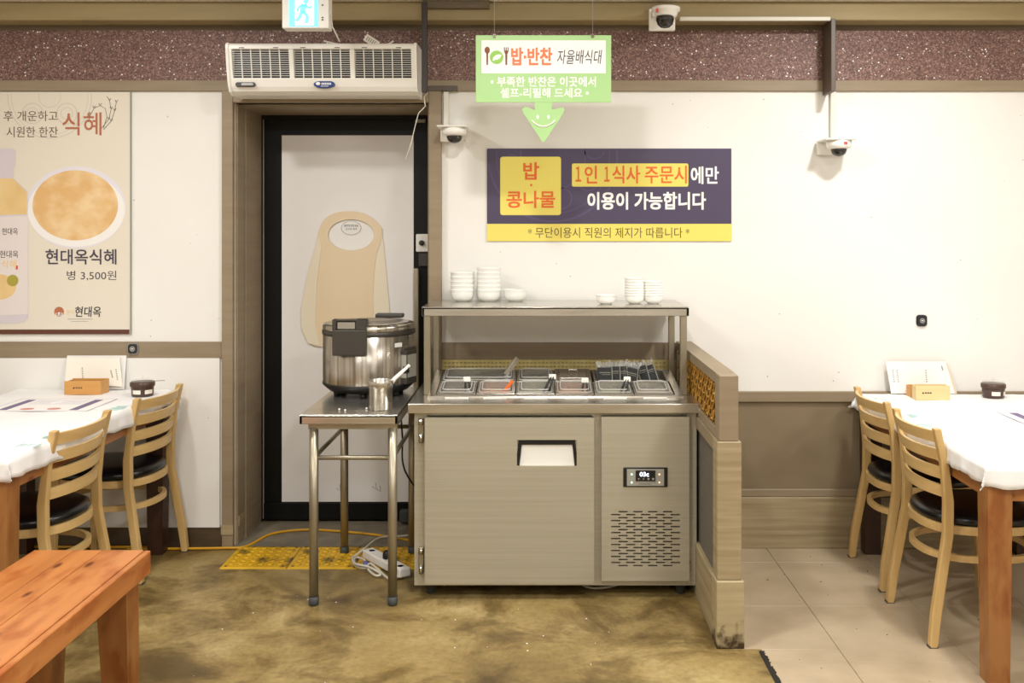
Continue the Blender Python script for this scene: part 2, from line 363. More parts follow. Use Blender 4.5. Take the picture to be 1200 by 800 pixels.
def text(body, box, y, m, parent, name='lettering', bold=0.0, shear=0.0, th=.0006):
    """lettering fitted into box (x0, x1, z0, z1), facing the room (-y), its back on plane y"""
    c = bpy.data.curves.new('text', 'FONT'); c.body = body; c.size = 1; c.offset = 0; c.shear = shear; c.resolution_u = 3; c.align_x = 'CENTER'
    o = bpy.data.objects.new('text', c); COL.objects.link(o); bpy.context.view_layer.update()
    me = bpy.data.meshes.new_from_object(o.evaluated_get(bpy.context.evaluated_depsgraph_get()))
    COL.objects.unlink(o); bpy.data.objects.remove(o); bpy.data.curves.remove(c)
    xs = [v.co.x for v in me.vertices]; ys = [v.co.y for v in me.vertices]
    x0, x1, z0, z1 = box; off = ORG.get(parent.name, Vector())
    sx = (x1-x0)/(max(xs)-min(xs)); sy = (z1-z0)/(max(ys)-min(ys))
    bm = bmesh.new(); bm.from_mesh(me); bpy.data.meshes.remove(me)
    for v in bm.verts: v.co = Vector((x0+(v.co.x-min(xs))*sx, y, z0+(v.co.y-min(ys))*sy))-off
    bmesh.ops.recalc_face_normals(bm, faces=bm.faces)
    g = bmesh.ops.extrude_face_region(bm, geom=list(bm.faces))
    for v in g['geom']:
        if isinstance(v, bmesh.types.BMVert): v.co.y -= th
    if bold > 0:                            # heavier strokes: the letters laid over themselves a hair apart
        d0 = bold*abs(sy)*1.0; base = bmesh.ops.duplicate(bm, geom=list(bm.faces))
        k_ = 0
        first_ = [v for v in bm.verts]; half = len(first_)//2
        for v in first_[half:]: v.co += Vector((d0, -.0001, 0))
        for v in first_[:half]: v.co += Vector((-d0, 0, 0))
        dd = bmesh.ops.duplicate(bm, geom=[f for f in bm.faces])
        for v in dd['geom']:
            if isinstance(v, bmesh.types.BMVert): v.co += Vector((0, -.0002, d0))
        for v in first_: v.co.z -= d0
    me = bpy.data.meshes.new(name); bm.to_mesh(me); bm.free(); me.materials.append(m)
    o = bpy.data.objects.new(name, me); COL.objects.link(o); o.parent = parent; ORG[o.name] = off
    return o

# ============================================================ SETTING
DW = 4.725                                  # depth of the wall with the door
DD = 5.12                                   # depth of the door in its recess
XL0, XL1 = PX(262, DW), PX(275, DW)         # casing left
XR0, XR1 = PX(503, DW), PX(518, DW)         # casing right
ZH = PZ(121, DW)                            # head of the opening
b = MB()
b.box(-4.2, XL1+.001, DW, DD+.1, 0, CEIL); b.box(XR0-.001, 4.4, DW, DD+.1, 0, CEIL); b.box(XL1, XR0, DW, DD+.1, ZH, CEIL); b.box(XL1, XR0, DD+.1, DD+.2, 0, CEIL)
struct(b.build('wall_back', M['wall']))
struct(MB().box(-4.3, -4.2, -2.6, DD+.2, 0, CEIL).build('wall_left', M['sidew']))
struct(MB().box(4.4, 4.5, -2.6, DD+.2, 0, CEIL).build('wall_right', M['sidew']))
struct(MB().box(-4.3, 4.5, -2.7, -2.6, 0, CEIL).build('wall_front', M['sidew']))
struct(MB().box(-4.3, 4.5, -2.7, DD+.2, CEIL, CEIL+.08).build('ceiling', M['ceil']))
# floor: concrete slab, then tiles laid on the right-hand side
XT = .80; D_END = 3.57                      # tile edge, depth of the divider's end
fl = struct(MB().box(-4.3, 4.5, -2.7, DD+.2, -.12, -.006).build('floor', M['grout']))
b = MB()
b.box(-4.2, XT-.004, -2.6, D_END, -.006, 0); b.box(-4.2, .698, D_END, DW, -.006, 0); b.box(XL1, XR0, DW, DD+.1, -.006, .0)
b.build('concrete_screed', M['conc'], fl)
MB().box(XL1, XR0, DW-.02, DD, 0, .006).build('threshold_slab', M['thresh'], fl)
b = MB(); y = 3.55                          # ragged black joint between concrete and tiles
while y > 1.5:
    d = random.uniform(.01, .03); b.hexa([(XT-.012, y-d, -.001), (XT+random.uniform(0, .012), y-d, -.001), (XT+random.uniform(.002, .016), y, -.001), (XT-.012, y, -.001)],
        [(XT-.012, y-d, .0022), (XT+random.uniform(0, .012), y-d, .0022), (XT+random.uniform(.002, .016), y, .0022), (XT-.012, y, .0022)]); y -= d
stuff(b.build('edge_joint', M['blackp'], fl))
tx = [XT+.0, 1.08, 1.512]
while tx[-1] < 4.3: tx.append(tx[-1]+.434)
ty = [DW, 4.503, 3.98, 3.46]
while ty[-1] > -1.5: ty.append(ty[-1]-.52)
tile0 = {}
for i in range(len(tx)-1):
    for j in range(len(ty)-1):
        x0, x1, y1, y0 = tx[i], min(tx[i+1], 4.4), ty[j], ty[j+1]
        if i == 0 and y1 > D_END: x0 = .70 if y0 > D_END-.4 else x0
        if i == 0 and y0 < D_END < y1:
            MB().box(.70, x1-.001, D_END+.0, y1-.001, -.006, 0, .0008).build('floor_tile', M['tile'], fl)
            MB().box(XT+.002, x1-.001, y0+.001, D_END-.001, -.006, 0, .0008).build('floor_tile', M['tile'], fl); continue
        MB().box(x0+.001, x1-.001, y0+.001, y1-.001, -.006, random.uniform(-.0004, .0002), .0008).build('floor_tile', M['tile'], fl)
# ceiling beam and frieze
zb0, zb1 = PZ(23.5, 4.60), PZ(2, 4.60)
struct(MB().box(-4.2, 4.4, 4.60, DW, zb0, zb1, .004).build('trim_1', M['beam']))
struct(MB().box(-4.2, 4.4, 4.52, DW, zb1, CEIL, .004).build('trim_2', M['ceil']))
struct(MB().box(PX(494, 4.55), PX(573, 4.55), 4.57, 4.61, PZ(11, 4.6), zb1).build('trim_3', M['shadeband']))  # dark strip standing in for the shaded recess in the beam
struct(MB().box(-4.2, 4.4, DW-.012, DW, PZ(36, DW), zb0).build('trim_4', M['shadeband']))  # strip with the beam's shadow put into its colour
struct(MB().box(-4.2, 4.4, DW-.008, DW, PZ(94.5, DW), PZ(36, DW)).build('trim_5', M['glit']))
struct(MB().box(-4.2, 4.4, DW-.016, DW, PZ(107, DW), PZ(94.5, DW), .002).build('trim_6', M['taupe']))
# left rail, baseboard
struct(MB().box(-4.2, XL0, DW-.014, DW, PZ(419, DW), PZ(400, DW), .002).build('trim_7', M['taupe']))
struct(MB().box(-4.2, XL0, DW-.004, DW, .0, PZ(617, DW)).build('baseboard_left', M['dbase']))
struct(MB().box(-4.2, XL0-.015, DW-.012, DW, PZ(617, DW), PZ(419, DW)).build('trim_8', M['wall']))
# right wainscot
DVX1 = .72
struct(MB().box(DVX1, 4.4, DW-.022, DW, PZ(470, DW), PZ(458, DW), .002).build('trim_9', M['taupe']))
struct(MB().box(DVX1, 4.4, DW-.006, DW, PZ(573, DW), PZ(470, DW)).build('trim_10', M['taupe_panel']))
struct(MB().box(DVX1, 4.4, DW-.018, DW, PZ(581, DW), PZ(572, DW), .003).build('trim_11', M['taupe']))
struct(MB().box(DVX1, 4.4, DW-.026, DW, 0, PZ(581, DW), .003).build('baseboard_right', M['taupe_pale']))
# behind the counter: rail and lattice
struct(MB().box(XR1, .66, DW-.014, DW, PZ(420.5, DW), PZ(401, DW), .002).build('trim_12', M['taupe']))
tp = struct(MB().box(XR1, .66, DW-.004, DW, .45, PZ(420.5, DW)).build('trim_13', M['latback']))
b = MB(); x = XR1+.008
while x < .65: b.box(x-.006, x+.006, DW-.011, DW-.004, .62, PZ(420.5, DW)); x += .0185
z = PZ(420.5, DW)-.008
while z > .62: b.box(XR1, .655, DW-.014, DW-.009, z-.006, z+.006); z -= .0185
stuff(b.build('lattice', M['rattan2'], tp))
struct(MB().box(XR1, .66, DW-.006, DW, 0, .62).build('trim_14', M['taupe_panel']))
# door casing
cas = struct(MB().box(XL0, XL1, DW-.03, DW+.05, .0, PZ(107, DW), .003).build('trim_15', M['taupe']))
b = MB(); b.box(XL1-.004, XL1+.012, DW+.01, DW+.12, 0, ZH, .002); b.box(XL1-.004, XL1+.02, DW+.12, DD+.0, 0, ZH, .002)
b.build('door_jamb', M['taupe'], cas)
MB().box(XL0-.002, XL1+.002, DW-.034, DW-.028, PZ(624, DW), PZ(613, DW)).build('patch_strip', M['taupe_pale'], cas)
MB().box(XL1-.001, XL1+.016, DW+.02, DW+.1, PZ(618, DW), PZ(606, DW)).build('patch_strip', M['taupe_pale'], cas)
cas = struct(MB().box(XR0, XR1, DW-.03, DW+.05, 0, PZ(107, DW), .003).build('trim_16', M['taupe']))
MB().box(XR0-.012, XR0+.004, DW+.05, DD, 0, ZH).build('door_jamb', M['taupe'], cas)
cas = struct(MB().box(XL1, XR0, DW-.03, DW+.05, ZH, PZ(107, DW), .003).build('trim_17', M['taupe']))
MB().box(XL1, XR0, DW+.05, DD, ZH-.012, ZH+.004).build('door_head', M['taupe'], cas)
# door
ZD = PZ(132, DD)
dr = struct(MB().box(PX(309, DD), XR0-.012, DD+.012, DD+.055, .012, ZD-.03, .002).build('door_1', M['black']))
b = MB(); b.box(XL1+.018, PX(307.5, DD), DD-.01, DD+.06, 0, ZD, .003); b.box(XL1+.018, XR0-.012, DD-.01, DD+.06, ZD-.035, ZD+.04, .003)
b.build('door_frame', M['black'], dr)
MB().box(PX(308.2, DD), PX(309, DD), DD-.002, DD+.012, .02, ZD-.03).build('edge_strip', M['greyb'], dr)
MB().box(PX(309, DD), XR0-.012, DD-.004, DD+.012, .015, .10, .002).build('kick_rail', M['black'], dr)
sh = MB().box(PX(330, DD), PX(484.5, DD), DD+.004, DD+.012, PZ(588, DD), PZ(158.5, DD)).build('cover_sheet', M['sheet'], dr)
b = MB()
for (x, yy) in ((394, 572), (398, 567), (436, 570), (441, 573)): b.tube([(PX(x, DD), DD+.003, PZ(yy, DD)), (PX(x+5, DD), DD+.002, PZ(yy+3, DD)), (PX(x+4, DD), DD+.003, PZ(yy-4, DD))], .0015, 5)
b.build('sheet_tear', M['greyb'], sh)
MB().box(PX(488, DD), PX(503, DD), DD-.025, DD+.012, PZ(295, DD), PZ(274, DD), .006, 2).build('lock_case', M['cream'], dr)
b = MB(); b.lathe([(0, -.03), (.012, -.028), (.014, -.02), (.014, 0)], (PX(495, DD), DD-.02, PZ(284.5, DD)), 16, axis='y'); b.box(PX(491, DD), PX(502, DD), DD-.02, DD+.012, PZ(312, DD), PZ(296, DD), .004)
b.build('lock_knob', M['dgrey'], dr)
b = MB(); b.box(PX(486, DD), PX(492, DD), DD-.05, DD-.03, PZ(480, DD), PZ(314, DD), .005, 2)
for yy in (330, 470): b.box(PX(487, DD), PX(491, DD), DD-.03, DD+.012, PZ(yy+3, DD), PZ(yy, DD))
b.build('pull_bar', M['steeld'], dr)
MB().box(PX(487, DD), PX(499, DD), DD-.02, DD, PZ(144, DD), PZ(140, DD), .002).build('top_latch', M['greyb'], dr)

# ---- apron hanging on the door sheet
ap = thing('vinyl_apron', 'beige vinyl apron with round neck loop hanging on white door sheet', 'apron', (PX(408, DD), DD-.01, PZ(405, DD)))
def P2(pts, D): return [(PX(x, D), PZ(y, D)) for x, y in pts]
n = 48
hole = [(PX(411.5+27.5*math.cos(2*PI*k/n), DD), PZ(275+(-17.5 if math.sin(2*PI*k/n) > 0 else -17.5)*math.sin(2*PI*k/n), DD)) for k in range(n)]
_P = [(411, 247.5), (424, 249), (436, 255), (444, 262), (448, 270), (446, 284), (441, 300), (438, 330), (437, 362), (437, 405), (378, 406), (363, 402), (354, 385), (354, 362), (361, 330), (368, 300), (373, 275), (377, 262), (385, 253), (397, 248.5)]
POLY = []
for _i in range(len(_P)):
    a_, b_, c_, d_ = (_P[(_i+q) % len(_P)] for q in (-1, 0, 1, 2))
    for _j in range(5):
        u = _j/5; POLY.append(tuple(.5*((2*b_[q])+(c_[q]-a_[q])*u+(2*a_[q]-5*b_[q]+4*c_[q]-d_[q])*u*u+(3*b_[q]-a_[q]-3*c_[q]+d_[q])*u**3) for q in (0, 1)))
def out_pt(a):                              # ray from the hole's centre to the apron outline
    poly = POLY; c = (411.5, 275); d = (math.cos(a), -math.sin(a)); best = None
    for i in range(len(poly)):
        p, q = poly[i], poly[(i+1) % len(poly)]
        ex, ey = q[0]-p[0], q[1]-p[1]; den = d[0]*ey-d[1]*ex
        if abs(den) < 1e-9: continue
        t = ((p[0]-c[0])*ey-(p[1]-c[1])*ex)/den; u = ((p[0]-c[0])*d[1]-(p[1]-c[1])*d[0])/den
        if t > 0 and -1e-6 <= u <= 1+1e-6 and (best is None or t < best): best = t
    return (c[0]+d[0]*best, c[1]+d[1]*best)
hole = []; outl = []
angs = sorted(set([2*PI*k/140 for k in range(140)] + [math.atan2(-(y-275), x-411.5) % (2*PI) for x, y in ((437, 405), (378, 406), (363, 402), (354, 385), (354, 362), (448, 270), (441, 300))]))
for a in angs:
    hole.append((PX(411.5+27*math.cos(a), DD), PZ(275-18*math.sin(a), DD))); x, y = out_pt(a); outl.append((PX(x, DD), PZ(y, DD)))
MB().prism(outl, DD-.006, DD-.0005, holes=hole).build('apron_body', M['apron'], ap)
MB().prism(P2([(447, 266), (450, 290), (457, 366), (457, 372), (437, 372), (437, 330), (441, 296)], DD), DD-.003, DD+.003).build('side_strap', M['apron2'], ap)
MB().prism(P2([(374, 275), (361, 320), (353, 362), (354, 385), (362, 402), (375, 405), (370, 380), (372, 330), (377, 290)], DD), DD-.009, DD-.0062).build('side_flap', M['apron2'], ap)
st = thing('oval_sticker', 'small white oval sticker inside the neck of the hanging apron', 'sticker', (PX(411.5, DD), DD-.001, PZ(274, DD)))
MB().prism(ell(PX(411.5, DD), PZ(267, DD), .052, .036), DD+.001, DD+.004).build('sticker_face', M['paperw'], st)
b = MB(); arc_band(b, PX(411.5, DD), PZ(267, DD), .034, .036, DD+.0004, DD+.001, ex=1.44); b.build('sticker_ring', M['greyb'], st)
text('세탁하지마세요', (PX(403, DD), PX(420, DD), PZ(266, DD), PZ(262.8, DD)), DD+.001, M['ink'], st)
text('손으로 세척', (PX(405, DD), PX(418, DD), PZ(269.5, DD), PZ(267, DD)), DD+.001, M['ink'], st)

# ============================================================ DIVIDER
DE = D_END
XA0, XA1 = .642, .742                       # base block width at the end
dv = thing('half_wall_divider', 'low taupe divider with rattan top panel beside the steel counter', 'divider', (.69, DE, 0))
zs0, zs1, zs2 = PZ(679, DE+.02), PZ(517, DE+.02), PZ(439, DE+.02)
MB().box(XA0, XA1, DE, DE+.10, 0, zs0, .003).build('base_block', M['dirty'], dv)
MB().box(XA0+.004, XA1-.008, DE+.012, DE+.10, zs0, zs1, .003).build('end_post', M['taupe_pale'], dv)
MB().box(XA0+.012, XA1-.018, DE+.018, DE+.10, zs1, zs2-.002, .003).build('upper_post', M['taupe'], dv)
MB().box(XA0+.012, XA1-.018, DE+.0995, DW-.03, zs2-.04, zs2-.002, .0).build('top_cap', M['taupe'], dv)
zl = zs1+.035
MB().box(XA0+.006, XA1-.014, DE+.10, DW-.03, zs1-.05, zs1+.0, .003).build('ledge', M['taupe'], dv)
MB().box(XA0+.012, XA1-.018, DE+.10, DW-.03, zs1, zl, .002).build('lower_rail', M['taupe'], dv)
MB().box(XA0+.03, XA1-.035, DE+.10, DW-.03, zl, zs2-.04).build('rattan_backing', M['rattand'], dv)
b = MB(); z0r, z1r = zl, zs2-.04
for side, xs in ((-1, XA0+.026), (1, XA1-.031)):
    L = DW-.03-(DE+.10); H = z1r-z0r; p = .068
    y = DE+.10+.008; k = 0
    while y < DW-.035:                      # uprights in pairs, weaving in and out
        pts = []
        for q in range(13):
            z = z0r+H*q/12; pts.append((xs+side*.004*math.sin(PI*(z-z0r)/p+PI*(k % 2)), y, z))
        b.strip(pts, .010, .0012); y += .05; k += 1
    z = z0r+.01; k = 0
    while z < z1r:
        pts = []
        for q in range(91):
            yy = DE+.10+L*q/90; pts.append((xs+side*.004*math.sin(PI*(yy-DE)/.05+PI*(k % 2)), yy, z))
        b.tube(pts, .0050, 5); z += .034; k += 1
    for sgn in (-1,):                       # diagonal canes
        y = DE-.1
        while y < DW+.1:
            a0 = max(y, DE+.10) if True else y
            pA = (y, z0r); pB = (y+sgn*H, z1r)
            def clipy(t): return pA[0]+(pB[0]-pA[0])*t
            ts = [t/8 for t in range(9) if DE+.10 <= clipy(t/8) <= DW-.03]
            if len(ts) > 1: b.tube([(xs+side*.0055, clipy(t), z0r+H*t) for t in ts], .003, 5)
            y += .05
stuff(b.build('woven_rattan', M['rattan'], dv))
MB().box(XA0+.02, XA1-.03, DE+.10, DW-.03, zs0-.04, zs1-.05).build('fabric_panel', M['fabric'], dv)
MB().box(XA0+.004, XA1-.008, DE+.10, DW-.03, 0, zs0-.02, .004).build('skirting', M['taupe_pale'], dv)

# ============================================================ REFRIGERATED COUNTER
DFR = 4.066
fr = thing('prep_counter_fridge', 'stainless steel refrigerated salad bar counter with digital display and overshelf', 'fridge', (PX(651, DFR), DFR+.3, 0))
fx = lambda x: PX(x, DFR)
fz = lambda y: PZ(y, DFR)
FB0, FB1 = fx(485), fx(817)
BK = 4.70
bt, bb = fz(484), fz(687)
# carcass: hollow
b = MB(); b.box(FB0, FB0+.03, DFR+.018, BK, bb, bt); b.box(FB1-.03, FB1, DFR+.018, BK, bb, bt); b.box(FB0, FB1, BK-.03, BK, bb, bt); b.box(FB0, FB1, DFR+.018, BK, bb, bb+.03)
b.box(FB0, fx(500), DFR+.012, DFR+.05, bb, bt, .001); b.box(fx(694), fx(706), DFR+.012, DFR+.05, bb, bt, .001); b.box(fx(805), FB1, DFR+.012, DFR+.05, bb, bt, .001)
b.box(FB0, FB1, DFR+.013, DFR+.05, bb, fz(680)); b.box(FB0, FB1, DFR+.016, DFR+.05, fz(487.5), bt)
b.box(fx(696), fx(704), DFR+.011, DFR+.02, fz(538.6), fz(538)); b.box(fx(698), fx(820-3), DFR+.2, DFR+.205, bb, bt)
b.build('cabinet_body', M['brushed'], fr)
# worktop with an opening
OX0, OX1, OY0, OY1 = -.44, .59, 4.20, 4.60
TX0, TX1 = fx(478.5), fx(823)
zt = .797; zt0 = fz(483.5)
b = MB()
b.box(TX0, TX1, DFR-.02, OY0, zt0, zt, .004, 2); b.box(TX0, OX0, OY0, BK, zt-.01, zt); b.box(OX1, TX1, OY0, BK, zt-.01, zt); b.box(OX0, OX1, OY1, BK, zt-.01, zt)
b.box(TX0, TX0+.02, OY0, BK, zt0, zt-.01); b.box(TX1-.02, TX1, OY0, BK, zt0, zt-.01)
b.build('worktop', M['steel'], fr)
# sloped pan rail
SL = math.atan2(.049, .365)
Trail = Matrix.Translation((0, 4.20, .805)) @ Matrix.Rotation(SL, 4, 'X')
b = MB(); b.T = Trail
b.box(-.463, .612, -.02, .012, -.004, .0, .001); b.box(-.463, .612, .388, .402, -.004, .0, .001)
b.box(-.463, -.432, .012, .40, -.004, 0); b.box(.582, .612, .012, .40, -.004, 0); b.box(-.43, .58, .19, .2, -.006, -.002)
b.T = Matrix.Identity(4)
b.hexa([(-.463, 4.178, zt), (.612, 4.178, zt), (.612, 4.182, zt), (-.463, 4.182, zt)], [(-.463, 4.18, .805), (.612, 4.18, .805), (.612, 4.184, .805), (-.463, 4.184, .805)])
for xx in (-.463, .609): b.prism_x([(4.18, zt), (4.60, zt), (4.60, .857), (4.18, .802)], xx, xx+.003)
b.box(-.463, .612, 4.597, 4.60, zt, .856)
b.build('pan_rail', M['steel'], fr)
b0 = None
for k, xc in enumerate((535, 580, 628, 675, 721, 768)):
    MB().box(PX(xc-14, 4.17), PX(xc+14, 4.17), 4.172, 4.178, PZ(468.4, 4.17), PZ(465.6, 4.17)).build('name_strip', M['paperw'], fr)
# main door
dl = fr
x0, x1, z0, z1 = fx(498.7), fx(695.8), fz(681.5), fz(488.5)
hx0, hx1, hz0, hz1 = fx(606), fx(675.5), fz(544), fz(513.5)
door = MB().holes_plate([x0, hx0, hx1, x1], [z0, hz0, hz1, z1], lambda x, z: hx0 < x < hx1 and hz0 < z < hz1, DFR-.03, DFR+.012).build('door', M['brushed'], fr)
for (ya, yb) in ((490, 518), (641, 671)):
    h = MB().box(fx(490.5), fx(496.5), DFR-.004, DFR+.012, fz(yb), fz(ya), .002).build('hinge', M['steeld'], fr)
    b = MB(); c = fx(493.5)
    b.lathe([(.011, 0), (.011, .022)], (c, DFR-.006, fz(ya+7)), 12); b.build('hinge_pin', M['chrome'], h); b = MB(); b.lathe([(.009, 0), (.010, .034)], (c, DFR-.008, fz(yb)), 12)
    b.build('hinge_pin', M['chrome'], h)
# handle recess
hd = MB()
o_ = [(fx(604.5), fz(544.5)), (fx(608), fz(512)), (fx(673.5), fz(512)), (fx(677.2), fz(544.5))]
i_ = [(fx(608.8), fz(544.5)), (fx(611.5), fz(519.5)), (fx(670.5), fz(519.5)), (fx(673.2), fz(544.5))]
hd.prism([o_[0], o_[1], i_[1], i_[0]], DFR-.022, DFR-.008); hd.prism([o_[1], o_[2], i_[2], i_[1]], DFR-.022, DFR-.008); hd.prism([o_[2], o_[3], i_[3], i_[2]], DFR-.022, DFR-.008)
hd = hd.build('handle_frame', M['blackp'], door)
MB().box(hx0, hx1, DFR-.016, DFR-.008, hz0, hz1).build('handle_inset', M['white_sheet'], door)
# grille door
x0, x1, z0, z1 = fx(704.5), fx(807), fz(679), fz(487.6)
rows = []
for r in range(19):
    yc = 440+(468+r*10.33)/2.96
    for k in range(4 if r % 2 == 0 else 5):
        xa = 470+((753 if r % 2 == 0 else 728)+k*51.3)/2.96
        rows.append((fx(xa), fx(xa+10.9), fz(yc+.85), fz(yc-.85)))
cx0, cx1, cz0, cz1 = fx(731), fx(781), fz(568.5), fz(546.8)
xs = [x0, x1, cx0, cx1]; zs = [z0, z1, cz0, cz1]
for a in rows: xs += a[:2]; zs += a[2:]
def isho(x, z): return any(a[0] < x < a[1] and a[2] < z < a[3] for a in rows) or (cx0 < x < cx1 and cz0 < z < cz1)
xs = [round(v, 5) for v in xs]; zs = [round(v, 5) for v in zs]
gd = MB().holes_plate(xs, zs, isho, DFR-.016, DFR+.004).build('grille_door', M['brushed'], fr)
MB().box(fx(722), fx(800), DFR+.05, DFR+.06, fz(670), fz(590)).build('slot_dark_backing', M['blackp'], gd)  # black plate standing in for the dark cabinet inside behind the slots
for (ya, yb) in ((490, 499), (658, 668)): MB().box(fx(806.8), fx(809.5), DFR-.006, DFR+.012, fz(yb), fz(ya), .002).build('hinge', M['steeld'], fr)
cp = MB().box(fx(730), fx(781.6), DFR-.022, DFR+.01, fz(569), fz(546.3), .002).build('control_panel', M['blackp'], fr)
MB().box(fx(734), fx(777.5), DFR-.025, DFR-.021, fz(567.5), fz(548), .001).build('panel_face', M['greyb'], cp)
MB().box(fx(744.2), fx(767), DFR-.028, DFR-.024, fz(561.6), fz(549.2)).build('display', M['blackp'], cp)
text('03c', (fx(749), fx(759.4), fz(556), fz(551)), DFR-.028, M['led'], cp, 'digits', .01)
for (x, y, m) in ((739.6, 553.8, 'ledg'), (739.6, 563.3, 'ledg'), (771.8, 553.8, 'ledr'), (771.8, 563.3, 'ledr')):
    MB().prism(ell(fx(x), fz(y), .0032, .0032, 12), DFR-.027, DFR-.024).build('indicator_light', M[m], cp)
for k, x in enumerate((747.6, 753.3, 759, 764.5)):
    MB().prism(ell(fx(x), fz(559), .0045, .0045, 3 if k < 2 else 14, PI/2 if k else -PI/2, (PI/2 if k else -PI/2)+2*PI), DFR-.0288, DFR-.027).build('button', M['greyb'], cp)
b = MB(); b.tube([(fx(748+k), DFR-.0255, fz(565+.5*math.sin(k*1.7))) for k in range(15)], .0007, 4); b.build('script_mark', M['dgrey'], cp)
for (x, D) in ((505, DFR+.06), (797, DFR+.06), (507, 4.64), (795, 4.64)):
    X = PX(x, DFR+.06)
    MB().lathe([(.014, 0), (.02, .005), (.021, .05), (.024, bb)], (X, D, 0), 16).build('foot', M['rubber'], fr)
# overshelf
SFD, SBD = 4.255, 4.68
S0, S1 = PX(494.3, SFD), PX(807.5, SFD)
b = MB(); zst, zsb = PZ(359.5, SFD), PZ(370.3, SFD)
b.box(S0, S1, SFD, SBD, zst-.012, zst, .003, 2); b.box(S0, S1, SFD, SFD+.012, zsb, zst-.002, .002); b.box(S0, S1, SBD-.012, SBD, zsb, zst-.002, .002); b.box(S0, S0+.012, SFD, SBD, zsb, zst-.002, .002); b.box(S1-.012, S1, SFD, SBD, zsb, zst-.002, .002)
b.build('overshelf', M['steel'], fr)
for (xa, xb, yy) in ((S0+.008, S0+.036, SFD+.005), (S1-.036, S1-.008, SFD+.005), (S0+.008, S0+.036, SBD-.04), (S1-.036, S1-.008, SBD-.04)):
    b = MB(); b.box(xa, xb, yy, yy+.028, zt, zsb+.01, .002); b.box(xa-.001, xb+.001, yy-.001, yy+.029, zt+.045, zt+.047)
    b.build('shelf_post', M['steeld'], fr)

# ---- food pans
def pan(xc, v0, w, d, label, food, mode='clear', h=.06):
    T = Trail @ Matrix.Translation((xc, v0+d/2, .0))
    t = thing('food_pan', label, 'food pan', tuple(T.translation), 'food pans set in the counter')
    t.rotation_euler.x = SL
    ORG[t.name] = Vector()
    b = MB(); hw, hd_ = w/2, d/2; r = .008; wl = .0015
    b.box(-hw, hw, -hd_, -hd_+r, .0, .004, .001); b.box(-hw, hw, hd_-r, hd_, 0, .004, .001); b.box(-hw, -hw+r, -hd_+r, hd_-r, 0, .004, .001); b.box(hw-r, hw, -hd_+r, hd_-r, 0, .004, .001)
    a, c = hw-r, hd_-r
    b.box(-a, -a+wl, -c, c, -h, .002); b.box(a-wl, a, -c, c, -h, .002); b.box(-a, a, -c, -c+wl, -h, .002); b.box(-a, a, c-wl, c, -h, .002); b.box(-a, a, -c, c, -h, -h+wl)
    b.build('pan_body', M['steel'], t)
    if food:
        nx = 12; vs = []; fs = []; b = MB()
        for i in range(nx+1):
            for j in range(nx+1):
                u, v = i/nx, j/nx
                e = min(u, 1-u, v, 1-v)
                vs.append((-a+.003+(2*a-.006)*u, -c+.003+(2*c-.006)*v, -.03+min(e*6, 1)*.012+random.uniform(-.004, .004)))
        for i in range(nx):
            for j in range(nx): k = i*(nx+1)+j; fs.append((k, k+nx+1, k+nx+2, k+1))
        b._add(vs, fs, True); stuff(b.build('food', M[food], t, recalc=False))
    if mode == 'clear':
        b = MB(); b.box(-hw+.009, hw-.009, -hd_+.009, hd_-.009, .004, .0065, .001)
        o = rrect(-hw+.016, hw-.016, -hd_+.018, hd_-.016, .02); i = rrect(-hw+.022, hw-.022, -hd_+.024, hd_-.022, .016)
        n = len(o)
        b._add([(x, y, .0065) for x, y in o]+[(x, y, .015) for x, y in i], [(k, (k+1) % n, n+(k+1) % n, n+k) for k in range(n)]+[tuple(range(n, 2*n))])
        lid = b.build('lid', M['lid'], t)
        b = MB(); b.tube([(x, y, .0148) for x, y in i], .0022, 6, closed=True); b.tube([(x, y, .0075) for x, y in rrect(-hw+.011, hw-.011, -hd_+.011, hd_-.011, .008)], .0018, 6, closed=True)
        stuff(b.build('lid_rim', M['lidrim'], lid))
    elif mode == 'steel':
        b = MB(); b.box(-hw+.002, hw-.002, -hd_+.002, hd_-.002, .004, .008, .001); b.box(-hw+.02, hw-.02, -hd_+.02, hd_-.02, .008, .014, .004, 2)
        lid = b.build('lid', M['steel'], t)
        b = MB(); b.tube([(-.02, 0, .014), (-.016, 0, .03), (.016, 0, .03), (.02, 0, .014)], .003, 8); b.build('lid_handle', M['chrome'], lid)
    return t
fr_lab = ['far left pan of the front row with brown side dish under clear lid', 'front row pan with orange handled server, second from left', 'front row pan with black handled tongs, third from left',
          'front row pan of orange side dish, fourth from left', 'front row pan with dark handled tongs, fifth from left', 'far right front pan with cloudy closed lid and no utensil']
foods = ['browns', 'redpep', 'greenf', 'redpep', 'greenf', 'palef']
pcx = []
for k in range(6):
    x = -.345+k*.1675; pcx.append(x); pan(x, 0.012, .1635, .181, fr_lab[k], foods[k])
pan(-.262, .198, .332, .19, 'wide back row pan under clear lid behind the left front pans', 'greenf')
pan(-.01, .198, .1655, .19, 'empty looking back row pan under clear lid, left of the steel lid', 'greenf')
pan(.158, .198, .1655, .19, 'back row pan with dark steel lid, left of the seaweed packs', None, 'steel')
blk = pan(.415, .198, .332, .19, 'wide open back row pan holding the seaweed packs', None, 'open')
